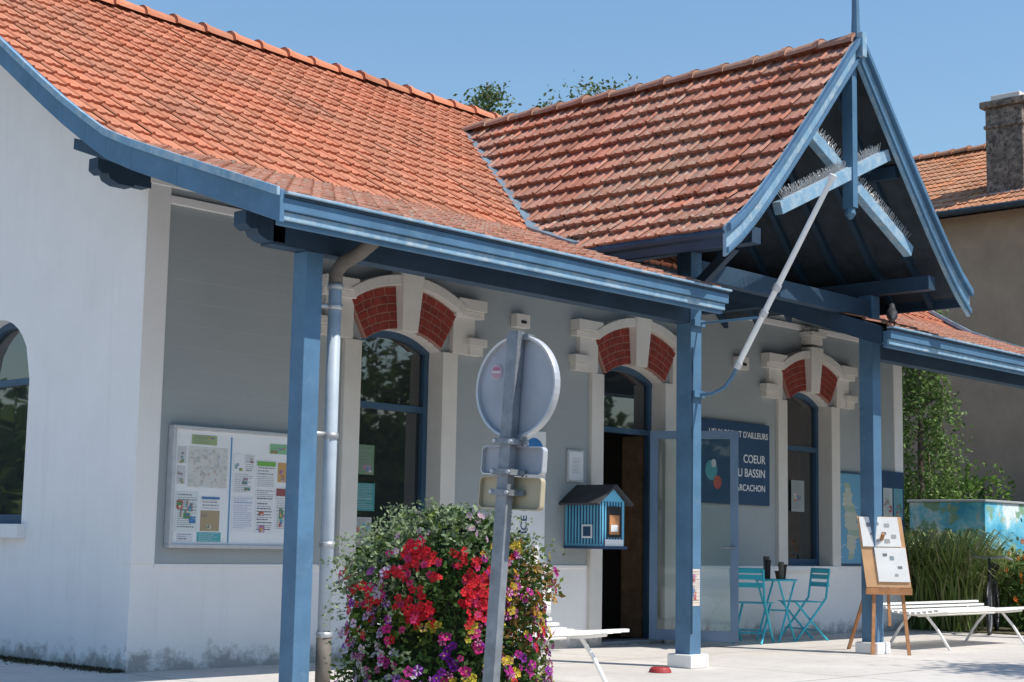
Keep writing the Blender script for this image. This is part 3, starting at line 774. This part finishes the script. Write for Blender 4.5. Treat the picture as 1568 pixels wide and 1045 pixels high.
def flower(p, d, r, col, eye, star=False):
    n = (d+V((rr.gauss(0, .3), rr.gauss(0, .3), rr.gauss(.25, .3)))).normalized()
    a = n.cross(V((0, 0, 1))).normalized(); b = a.cross(n); k = rr.uniform(.75, 1.2)
    for j in range(5):
        t = 2*math.pi*(j/5)+rr.random()*.2; c1 = tuple(c*k*rr.uniform(.85, 1.1) for c in col)
        f = lambda tt, R_, h: p+a*math.cos(tt)*R_+b*math.sin(tt)*R_+n*h
        mp_.col = c1
        mp_.quad([f(t, .1*r, 0), f(t-.55, .8*r, .2*r), f(t, r, .12*r+rr.uniform(-.1, .1)*r), f(t+.55, .8*r, .22*r)])
        if star:
            mp_.col = (.7, .68, .7); mp_.quad([f(t-.14, .15*r, .1*r), f(t-.1, .85*r, .26*r), f(t+.1, .85*r, .26*r), f(t+.14, .15*r, .1*r)])
    mp_.col = eye; mp_.quad([p+a*.2*r*math.cos(q)+b*.2*r*math.sin(q)+n*.12*r for q in (0, 1.26, 2.5, 3.77, 5.0)])
RED = (.68, .02, .035)
for i in range(2200):
    p, d, z = surf(.035); s = (p-ctr).dot(rv); cl = vnoise(p, 5.5, 9)
    if cl < -.02 and rr.random() < .85: continue
    q = rr.random(); cn2 = vnoise(p, 4, 21)
    if z > 1.08 or (s < -.15 and z > .95):
        if rr.random() < .85: continue
        flower(p, d, .016, (.6, .4, .55), (.5, .4, .1)); continue
    if -.22 < s < .17 and z > .74:
        if q < .62:
            for k in range(4): flower(p+V((rr.gauss(0, .022), rr.gauss(0, .022), rr.gauss(0, .022)))+d*.02, d, .019, RED if rr.random() < .8 else (.66, .05, .18), (.4, .02, .02))
        continue
    if s > .16:
        if z > .75: c_ = (.62, .30, .03) if q < .3 else (.66, .5, .05) if q < .55 else RED if q < .68 else (.5, .03, .3)
        else: c_ = (.66, .54, .05) if q < .3 else (.5, .03, .3) if q < .65 else RED if q < .75 else (.3, .03, .35)
    elif s < -.1:
        if z < .62: c_ = (.66, .60, .68) if q < .4 else (.35, .12, .45) if q < .55 else (.55, .05, .25)
        else: c_ = RED if q < .35 else (.60, .03, .18) if q < .6 else (.6, .45, .58) if q < .85 else (.25, .03, .3)
    else:
        if cn2 > .12: c_ = (.62, .5, .05)
        elif cn2 < -.12: c_ = (.24, .02, .33)
        else: c_ = (.55, .03, .2)
    flower(p, d, rr.uniform(.016, .028), c_, (.5, .4, .08) if q < .5 else (.08, .01, .05), star=(q > .55 and rr.random() < .5))
ml.build('foliage', FPn); mp_.build('flowers', FPn)

# ---------------------------------------------------------------- benches
def bench(x0, x1, y0, y1):
    E = empty('slatted_bench'); mb = MB([M_wp])
    N_ = 11
    for i in range(N_):
        t = i/(N_-1); y = y0+(y1-y0)*t; z = .43-.035*math.sin(math.pi*t)+(.0 if t < .8 else (t-.8)*.25)
        mb.box(x0, x1, y-.024, y+.024, z-.012, z+.012)
    for x in (x0+.25, x1-.25):
        pts = [V((x, y0+(y1-y0)*k/8, .405-.035*math.sin(math.pi*k/8))) for k in range(9)]
        mb.tube(pts, .016, 8)
        mb.tube([V((x, y0-.03, .0)), V((x, y0+.12, .22)), V((x, y0+.28, .40))], .017, 8)
        mb.tube([V((x, y1+.03, .0)), V((x, y1-.12, .22)), V((x, y1-.28, .40))], .017, 8)
    mb.tube([(x0+.25, (y0+y1)/2, .36), (x1-.25, (y0+y1)/2, .36)], .014, 8)
    mb.build('slats_and_legs', E)
bench(7.7, 9.62, 7.75, 8.55); bench(15.85, 18.2, 8.45, 9.15)

# ---------------------------------------------------------------- bistro set
def chair(cx, cy, ang):
    E = empty('folding_chair'); mb = MB([M_teal])
    rot = Matrix.Rotation(ang, 3, 'Z'); T = lambda x, y, z: V((cx, cy, 0))+rot @ V((x, y, z))
    for s in (-.19, .19):
        mb.tube([T(s, -.22, 0), T(s, .02, .28), T(s, .2, .5), T(s, .25, .84)], .014, 8)
        mb.tube([T(s*.86, .24, 0), T(s*.86, .0, .24), T(s*.86, -.2, .45)], .014, 8)
    mb.tube([T(-.19, .25, .84), T(.19, .25, .84)], .012, 8); mb.tube([T(-.19, -.1, .14), T(.19, -.1, .14)], .009, 8); mb.tube([T(-.16, .12, .12), T(.16, .12, .12)], .009, 8)
    for i in range(7):
        y = -.2+i*.058; mb.beam(T(-.2, y, .455), T(.2, y, .455), .046, .012)
    for z in (.66, .75, .82): mb.beam(T(-.19, .24, z), T(.19, .24, z), .014, .055)
    mb.build('frame', E)
chair(15.22, 10.42, math.radians(110)); chair(16.28, 10.42, math.radians(-115))
E = empty('bistro_table'); mb = MB([M_teal]); tx, ty = 15.75, 10.45
mb.tube([(tx, ty, .70), (tx, ty, .705), (tx, ty, .72), (tx, ty, .722)], [.24, .25, .25, .245], 28)
for s in (-1, 1):
    for q in (-1, 1): mb.tube([(tx+.17*s, ty+.15*q, 0), (tx, ty+.15*q, .36), (tx-.17*s, ty+.15*q, .70)], .012, 8)
mb.tube([(tx, ty-.15, .36), (tx, ty+.15, .36)], .009, 8)
mb.build('table', E)
mbx = MB([M_black, mat('terracotta', (.3, .1, .05), .8), M_paper, M_rust])
def pot(x, y, z, r0, r1, h, m): mbx.tube([(x, y, z), (x, y, z+h*.85), (x, y, z+h*.86), (x, y, z+h)], [r0, r1, r1*1.12, r1*1.12], 14, m)
pot(tx-.14, ty+.02, .724, .03, .035, .22, 0); pot(tx+.02, ty-.08, .724, .035, .05, .17, 0); pot(tx+.13, ty+.03, .724, .045, .06, .09, 1); pot(tx-.02, ty+.12, .724, .035, .035, .26, 3); pot(tx-.07, ty-.12, .724, .03, .03, .2, 3)
mbx.build('table_pots')
mb = MB([mat('red_bowl', (.35, .04, .04), .5)]); mb.tube([(10.95, 8.45, .004), (10.95, 8.45, .03), (10.95, 8.45, .045), (10.95, 8.45, .046), (10.95, 8.45, .02)], [.10, .09, .075, .06, .05], 20); mb.build('pet_bowl', smooth=False)

# ---------------------------------------------------------------- easel
E = empty('display_easel')
fn = V((-.7293, -.6842, 0)); ru = V((.6842, -.7293, 0)); c0 = V((14.83, 8.43, 0))
mb = MB([M_wood, mat('easel_board', (.62, .36, .18), .6, .1), M_wp, M_col]); mb.hascol = True
upv = (V((0, 0, 1))-fn*.14).normalized()
base = c0+fn*.02
for s in (-1, 1):
    mb.beam(base+ru*.19*s, base+ru*.10*s+upv*1.42, .035, .022, 0, up=fn)
mb.beam(base+upv*.3, base+upv*1.42, .03, .02, 0, up=fn)
mb.beam(c0-fn*.05+ru*-.05+V((0, 0, 1.25)), V((15.28, 9.2, 0)), .035, .022, 0)
mb.beam(base-ru*.24+upv*.66+fn*.035, base+ru*.24+upv*.66+fn*.035, .04, .07, 0)
lean = (upv+ru*-.10).normalized(); rl = ru
bc = base+fn*.035+upv*.70
def bq(u0, u1, v0, v1, off, m):
    mb.hexa([bc+rl*u+lean*v+fn*o for v in (v0, v1) for u, o in ((u0, off), (u1, off), (u1, off-.012), (u0, off-.012))], m)
bq(-.235, .235, 0, .75, .014, 1); bq(-.10, .228, .06, .42, .028, 2); bq(-.215, .19, .43, .745, .028, 2)
PE = lambda u, v, off: bc+rl*u+lean*v+fn*(.029+off)
r3 = random.Random(2)
def pe(u0, u1, v0, v1, col):
    mb.col = col; mb.quad([PE(u0, v0, .002), PE(u1, v0, .002), PE(u1, v1, .002), PE(u0, v1, .002)], 3)
for (u0, v0) in ((-.15, .64), (-.05, .66), (.04, .64), (-.12, .55), (.0, .56), (.1, .52), (-.08, .48), (.02, .47), (-.02, .33), (.05, .29), (.12, .2), (.08, .12)):
    pe(u0, u0+r3.uniform(.03, .06), v0, v0+r3.uniform(.02, .045), r3.choice([(.25, .25, .27), (.3, .38, .4), (.45, .43, .4), (.2, .2, .21)]))
mb.build('easel_and_board', E)

# ---------------------------------------------------------------- pigeon
E = empty('pigeon')
me = bpy.data.meshes.new('b'); px_, py_, pz_ = 14.42, 8.13, 3.38
pts = [(0, 0, .10), (0, -.055, .13), (0, -.09, .18), (0, -.105, .215), (0, -.14, .205), (0, .07, .085), (0, .13, .06), (0, .2, .04)]
rad = [.055, .05, .03, .028, .007, .045, .025, .012]
me.from_pydata([V(p) for p in pts], [(0, 1), (1, 2), (2, 3), (3, 4), (0, 5), (5, 6), (6, 7)], [])
o = bpy.data.objects.new('body', me); scene.collection.objects.link(o); o.parent = E
sk = o.modifiers.new('s', 'SKIN')
for i, r in enumerate(rad): me.skin_vertices[0].data[i].radius = (r, r)
me.skin_vertices[0].data[0].use_root = True
o.modifiers.new('ss', 'SUBSURF').levels = 2; o.modifiers['ss'].render_levels = 2
me.materials.append(mat('pigeon_feathers', (.03, .03, .035), .6, .4, 20))
mb = MB([M_black])
for s in (-.02, .02): mb.tube([(s, 0, .06), (s, -.01, .0)], .006, 6); mb.tube([(s, -.04, .003), (s, .02, .003)], .005, 6)
mb.build('legs', E)
E.location = (px_, py_, pz_); E.rotation_euler = (0, 0, math.radians(120)); E.scale = (1.15, 1.15, 1.15)

# ---------------------------------------------------------------- neighbour house
H = empty('neighbour_house')
hx = 27.0; hz = 7.38
mb = MB([M_plaster, M_soffit, M_stone, M_cream, M_zinc])
mb.box(hx, hx+9, 4, 24, 0, hz, 0)
mb.strip([(hx-.4, hz+.02), (hx+3.9, hz+2.25), (hx+8.2, hz+.02)], .1, lambda x, z, t: V((x, t, z)), 3.6, 24.3, 1)
mb.tube([(hx-.47, 3.6, hz-.02), (hx-.47, 24.3, hz-.02)], .06, 8, 1)
mb.quad([(hx, 4, hz), (hx+7.8, 4, hz), (hx+3.9, 4, hz+2.1)], 0)
cy0, cy1 = 12.62, 13.36
mb.box(27.3, 28.0, cy0, cy1, 7.3, 9.45, 2)
mb.box(27.22, 28.08, cy0-.08, cy1+.08, 9.45, 9.58, 2); mb.box(27.27, 28.03, cy0-.03, cy1+.03, 9.05, 9.12, 2)
mb.box(27.38, 27.92, cy0+.08, cy1-.08, 9.58, 9.72, 3); mb.box(27.2, 28.1, cy0-.1, cy1+.1, 7.7, 7.78, 4)
mb.build('walls_and_chimney', H, bevel=.02)
dd = math.hypot(4.3, 2.23)
tiles('house_roof_tiles', (hx-.42, 3.6, hz+.03), (0, 1, 0), (4.3/dd, 0, 2.23/dd), 20.7, dd, .34, .23, (.54, .23, .11), .12, M_tile2, H, seed=31)
ridge('house_ridge_tiles', (hx+3.9, 3.6, hz+2.3), (hx+3.9, 24.3, hz+2.3), .12, (.52, .22, .11), M_tile2, H, 5)

K = empty('painted_kiosk')
def muralmat():
    m, t, p = nt('mural'); n = noise_node(t, 1.7, 6, .6); r = ramp(t, n.outputs[0], .38, .60, (.06, .38, .60, 1), (.80, .87, .86, 1))
    e = r.color_ramp.elements.new(.5); e.color = (.22, .62, .78, 1)
    n2 = noise_node(t, 3.1, 7, .65); r2 = ramp(t, n2.outputs[0], .54, .60); o = mixc(t, r2.outputs[0], r.outputs[0], (.25, .42, .28))
    n3 = noise_node(t, 4.2, 7, .65); r3 = ramp(t, n3.outputs[0], .60, .64); o = mixc(t, r3.outputs[0], o, (.66, .58, .40))
    t.links.new(o, p.inputs['Base Color']); p.inputs['Roughness'].default_value = .6; return m
mb = MB([muralmat(), M_alu]); mb.box(22, 26.5, 10.9, 12.15, 0, 1.82, 0); mb.box(21.97, 26.6, 10.87, 12.18, 1.822, 1.86, 1); mb.build('kiosk_body', K, bevel=.01)

# ---------------------------------------------------------------- trees and plants
def tree(name, base, h, crown, n, size, cols, seed, weep=False, trunk=.12):
    rr = random.Random(seed); E = empty(name); b = V(base)
    mt = MB([M_bark]); ml = MB([M_leaf]); ml.hascol = True
    top = b+V((rr.uniform(-.1, .1), rr.uniform(-.1, .1), h))
    mt.tube([b, b.lerp(top, .35)+V((.08, .05, 0)), b.lerp(top, .7), top], [trunk, trunk*.7, trunk*.35, .01], 10)
    cx_, rz0, rad_ = crown
    tips = []
    nb = 30
    for i in range(nb):
        t = rz0+(1-rz0)*(i+.5)/nb*.97; p = b.lerp(top, t); a = i*2.4+rr.random()
        L = rad_*(1.1-(t-rz0)/(1-rz0)*.85)*rr.uniform(.7, 1.1)
        e = p+V((math.cos(a)*L, math.sin(a)*L, L*rr.uniform(.1, .5)))
        pts = [p, p.lerp(e, .5)+V((0, 0, .08*L)), e]
        if weep: pts.append(e+V((math.cos(a)*.15, math.sin(a)*.15, -.8)))
        mt.tube(pts, [trunk*.25, trunk*.15]+[.006]*(len(pts)-2), 6)
        tips.append(pts)
    for i in range(n):
        pts = rr.choice(tips); k = rr.uniform(.3, 1.0)*(len(pts)-1); j = min(int(k), len(pts)-2); p = pts[j].lerp(pts[j+1], k-j)
        sc = rad_*.13
        p = p+V((rr.gauss(0, sc), rr.gauss(0, sc), rr.gauss(0, sc)))
        if weep: p.z -= rr.random()**1.5*1.2
        if vnoise(p, 2.2/max(.5, rad_)*1.2, seed) < -.22: continue
        leafq(ml, p, size, rr.choice(cols), rr, .5 if weep else 0, .55)
    mt.build('trunk', E, smooth=True); ml.build('crown', E)
GR = [(.09, .15, .035), (.07, .12, .028), (.12, .18, .045)]
BI = [(.14, .19, .06), (.10, .15, .05)]
tree('birch_tree', (24.7, 24, 0), 11.4, (0, .45, 1.4), 6000, .11, BI, 3)
tree('birch_tree', (28.45, 24, 0), 12.25, (0, .45, 1.8), 7000, .11, BI, 4)
tree('birch_tree', (27.2, 24.3, 0), 11.6, (0, .45, 1.4), 4500, .11, BI, 14)
tree('weeping_birch_tree', (23.4, 12.68, 0), 6.4, (0, .3, .62), 14000, .075, [(.15, .25, .06), (.10, .18, .04), (.20, .30, .09)], 5, True, .08)
tree('lime_tree', (15.6, 2.5, 0), 6.6, (0, .5, 1.7), 5000, .12, GR, 6)
def bush(name, c, r, n, size, cols, seed):
    rr = random.Random(seed); m = MB([M_leaf]); m.hascol = True
    for i in range(n):
        d = V((rr.gauss(0, 1), rr.gauss(0, 1), rr.gauss(0, 1))).normalized(); k = rr.random()**.4
        p = V((c[0]+d.x*r[0]*k, c[1]+d.y*r[1]*k, c[2]+d.z*r[2]*k)); f = 1+.45*vnoise(p, 1.6, seed)
        p = V(c)+(p-V(c))*f
        if vnoise(p, 4, seed) < -.25 or p.z < 0: continue
        leafq(m, p, size, rr.choice(cols), rr, 0, .55)
    m.build(name)
bush('shrub', (24.8, 12.9, 1.55), (1.3, .95, .95), 6000, .10, [(.14, .26, .04), (.10, .19, .03), (.2, .31, .07)], 1)
bush('shrub', (27.0, 12.5, 1.3), (1.3, .9, .8), 4000, .10, GR, 2)
bush('shrub', (21.4, 9.2, .35), (.8, .6, .45), 4000, .06, GR, 8)
rr = random.Random(44); m = MB([M_leaf]); m.hascol = True
for i in range(3400):
    cx_ = rr.choice([(20.1, 10.9), (20.5, 11.0), (21.1, 10.9), (20.1, 10.4), (20.3, 11.4), (21.7, 10.6), (21.9, 10.3)]); a = rr.uniform(0, 6.28); L = rr.uniform(.6, 1.35)+(.3 if cx_[0] < 20.4 else 0); bsp = V((cx_[0]+rr.gauss(0, .12), cx_[1]+rr.gauss(0, .12), 0))
    o = V((math.cos(a), math.sin(a), 0)); s = V((-o.y, o.x, 0))*.010; k = rr.uniform(.8, 1.3); m.col = rr.choice([(.26*k, .33*k, .10*k), (.16*k, .25*k, .06*k), (.38*k, .38*k, .18*k)])
    p0 = bsp; p1 = bsp+o*L*.15+V((0, 0, L*.55)); p2 = bsp+o*L*.42+V((0, 0, L*.85)); p3 = bsp+o*L*.75+V((0, 0, L*.72))
    m.quad([p0-s, p0+s, p1+s, p1-s]); m.quad([p1-s, p1+s, p2+s*.8, p2-s*.8]); m.quad([p2-s*.8, p2+s*.8, p3])
m.build('ornamental_grass')
m = MB([M_leaf, M_petal]); m.hascol = True
for i in range(1500):
    p = V((20.7+rr.gauss(0, .2), 9.55+rr.gauss(0, .15), abs(rr.gauss(.35, .4)))); leafq(m, p, .08, (.09, .17, .04), rr, 0, .5)
for i in range(110):
    p = V((20.6+rr.gauss(0, .22), 9.45+rr.gauss(0, .15), rr.uniform(.3, 1.3))); m.col = (.62, .15, .02)
    for j in range(5):
        a = j*1.256; m.quad([p, p+V((math.cos(a-.5)*.03, .0, math.sin(a-.5)*.03)), p+V((math.cos(a)*.045, -.01, math.sin(a)*.045)), p+V((math.cos(a+.5)*.03, 0, math.sin(a+.5)*.03))], 1)
m.build('orange_flower_bed')
m = MB([M_leaf]); m.hascol = True
for i in range(4500):
    y_ = rr.uniform(10.95, 16)
    wd = .05+.07*max(0, .5+vnoise((0, y_, 0), 2))
    p = V((X0-.01-abs(rr.gauss(0, wd)), y_, 0)); leafq(m, p, .03, rr.choice([(.07, .08, .03), (.05, .045, .03), (.10, .09, .05)]), rr, -1.5, .35)
m.build('wall_foot_weeds')

# bicycle
E = empty('bicycle'); mb = MB([M_black, M_metal])
bd = V((.93, .36, 0)).normalized(); b0 = V((20.05, 9.85, 0))
def wheel(c):
    mb.tube([c+bd*.33*math.cos(t*math.pi/16)+V((0, 0, .33*math.sin(t*math.pi/16))) for t in range(33)], .02, 8, 0)
    mb.tube([c+bd*.305*math.cos(t*math.pi/16)+V((0, 0, .305*math.sin(t*math.pi/16))) for t in range(33)], .010, 6, 1)
    for t in range(12): mb.tube([c, c+bd*.3*math.cos(t*math.pi/6)+V((0, 0, .3*math.sin(t*math.pi/6)))], .002, 4, 1)
F = lambda a, z: b0+bd*a+V((0, 0, z))
wheel(F(-.52, .34)); wheel(F(.52, .34))
for a_, b_ in ((F(-.52, .34), F(-.1, .3)), (F(-.1, .3), F(-.25, .82)), (F(.52, .34), F(.22, .74)), (F(.22, .74), F(-.36, .82)), (F(.1, .3), F(-.38, .72)), (F(.1, .3), F(.25, .84)), (F(.1, .3), F(.52, .34)), (F(-.36, 1.0), F(-.52, .34))): mb.tube([a_, b_], .018, 8, 0)
sd = V((-bd.y, bd.x, 0)); mb.tube([F(-.34, .98)+sd*.28+bd*.12, F(-.34, 1.02)+sd*.2, F(-.36, 1.0), F(-.34, 1.02)-sd*.2, F(-.34, .98)-sd*.28+bd*.12], .015, 8, 1)
mb.tube([F(.38, .88), F(.28, .90), F(.14, .89)], [.07, .06, .02], 8, 0)
mb.build('frame_and_wheels', E)

# ---------------------------------------------------------------- ground
m_as = mat('bounce_ground', (.40, .37, .32), .95, .15, .6, .4, 90)  # unseen outer ground, made pale to bounce light onto the walls
mb = MB([m_as]); mb.quad([(-300, -300, 0-.12), (300, -300, -.12), (300, 300, -.12), (-300, 300, -.12)]); mb.build('ground')
def paving():
    m, t, p = nt('paving_concrete')
    n = noise_node(t, .8, 8, .65); r = ramp(t, n.outputs[0], .3, .7, (.51, .475, .435, 1), (.66, .62, .575, 1))
    n2 = noise_node(t, 7, 8, .75); r2 = ramp(t, n2.outputs[0], .50, .78, (0, 0, 0, 1), (.65, .65, .65, 1)); o = mixc(t, r2.outputs[0], r.outputs[0], (.36, .32, .28))
    b = t.nodes.new('ShaderNodeTexBrick'); b.offset = 0; b.inputs['Scale'].default_value = 1; b.inputs['Brick Width'].default_value = 2.4; b.inputs['Row Height'].default_value = 2.4; b.inputs['Mortar Size'].default_value = .012
    b.inputs['Color1'].default_value = b.inputs['Color2'].default_value = (1, 1, 1, 1); b.inputs['Mortar'].default_value = (.5, .5, .5, 1)
    tc = t.nodes.new('ShaderNodeTexCoord'); t.links.new(tc.outputs['Object'], b.inputs[0])
    o = mixc(t, 1.0, o, b.outputs[0], 'MULTIPLY')
    t.links.new(o, p.inputs['Base Color']); p.inputs['Roughness'].default_value = .9; bump(t, p, noise_node(t, 60, 6).outputs[0], .4, .005); return m
mb = MB([paving(), M_conc]); mb.box(-12, 21.6, 3.2, 19, -.3, 0, 0); mb.box(-12, 21.6, 3.05, 3.198, -.3, .003, 1); mb.build('station_pavement')
mb = MB([mat('asphalt', (.10, .10, .10), .9, .2, 3, .4, 90)]); mb.box(-60, 60, -6, 3.04, -.3, -.115); mb.build('road')
mb = MB([mat('garden_earth', (.12, .10, .06), .95, .3, 5, .6, col2=(.08, .12, .04))]); mb.box(19.9, 27, 8.7, 19, -.2, .02); mb.build('garden_soil')

# trees across the street (seen in window reflections)
rr = random.Random(77); m = MB([M_leaf, M_bark]); m.hascol = True
for i in range(13):
    c = V((-10+i*6.2+rr.uniform(-1, 1), -14+rr.uniform(-3, 2), 0)); H_ = rr.uniform(5.5, 9)
    m.col = (.1, .08, .06); m.tube([c, c+V((0, 0, H_*.6))], [.2, .12], 8, 1)
    for k in range(1500):
        d = V((rr.gauss(0, 1), rr.gauss(0, 1), rr.gauss(0, 1))).normalized()*rr.random()**.4
        p = c+V((d.x*2.3, d.y*2.2, H_*.62+d.z*H_*.38))
        if vnoise(p, .7, i) < -.15: continue
        leafq(m, p, .42, rr.choice(GR), rr, 0, .7)
m.build('street_tree_row')
m = MB([M_leaf]); m.hascol = True
def ringh(a): return 8.0+2.5*noise.noise(V((math.cos(a)*4, math.sin(a)*4, 3)))+1.2*noise.noise(V((math.cos(a)*14, math.sin(a)*14, 1)))
NR = 160; m.col = (.035, .055, .018)
for i in range(NR):
    a0 = 2*math.pi*i/NR; a1 = 2*math.pi*(i+1)/NR
    m.quad([(10+72*math.cos(a0), 5+72*math.sin(a0), -.12), (10+72*math.cos(a1), 5+72*math.sin(a1), -.12), (10+72*math.cos(a1), 5+72*math.sin(a1), ringh(a1)-1), (10+72*math.cos(a0), 5+72*math.sin(a0), ringh(a0)-1)])
for i in range(16000):
    a = rr.uniform(0, 2*math.pi); h = ringh(a); z = rr.uniform(0, h); r_ = 70+rr.uniform(-2, 1)-1.5*math.sin(z/h*3.14)
    leafq(m, V((10+r_*math.cos(a), 5+r_*math.sin(a), z)), 1.0, rr.choice(GR), rr, 0, .7)
m.build('reflection_tree_belt')  # unseen ring of trees, added to darken the window reflections

# ---------------------------------------------------------------- light
el, az = math.radians(55), math.radians(160)
ts = V((math.cos(el)*math.sin(az), math.cos(el)*math.cos(az), math.sin(el)))
w = bpy.data.worlds.new('World'); scene.world = w; w.use_nodes = True; t = w.node_tree
sk = t.nodes.new('ShaderNodeTexSky'); sk.sky_type = 'NISHITA'; sk.sun_disc = False; sk.sun_elevation = el; sk.sun_rotation = az
sk.air_density = 1.7; sk.dust_density = .7; sk.ozone_density = 9.0
t.links.new(sk.outputs[0], t.nodes['Background'].inputs[0]); t.nodes['Background'].inputs[1].default_value = .15
L = bpy.data.lights.new('sun', 'SUN'); L.energy = 5.0; L.angle = math.radians(.5); L.color = (1, .95, .87)
o = bpy.data.objects.new('sun', L); scene.collection.objects.link(o); o.rotation_euler = ts.to_track_quat('Z', 'Y').to_euler()
# ---------------------------------------------------------------- camera
al = math.radians(43.17); p = math.atan(310/2400); r = .018
Rv = V((math.sin(al), -math.cos(al), 0)); Fw = V((math.cos(al)*math.cos(p), math.sin(al)*math.cos(p), math.sin(p))); Up = Rv.cross(Fw)
cu = Up*math.cos(r)-Rv*math.sin(r); cr = Rv*math.cos(r)+Up*math.sin(r)
cam = bpy.data.cameras.new('Camera'); co = bpy.data.objects.new('Camera', cam); scene.collection.objects.link(co)
mm = Matrix((cr, cu, -Fw)).transposed().to_4x4(); mm.translation = V((0, 0, 1.08)); co.matrix_world = mm
cam.sensor_width = 36; cam.lens = 36*2400/1568; cam.clip_end = 1000; cam.clip_start = .1
scene.camera = co
scene.view_settings.view_transform = 'Standard'; scene.view_settings.look = 'None'; scene.view_settings.exposure = 0
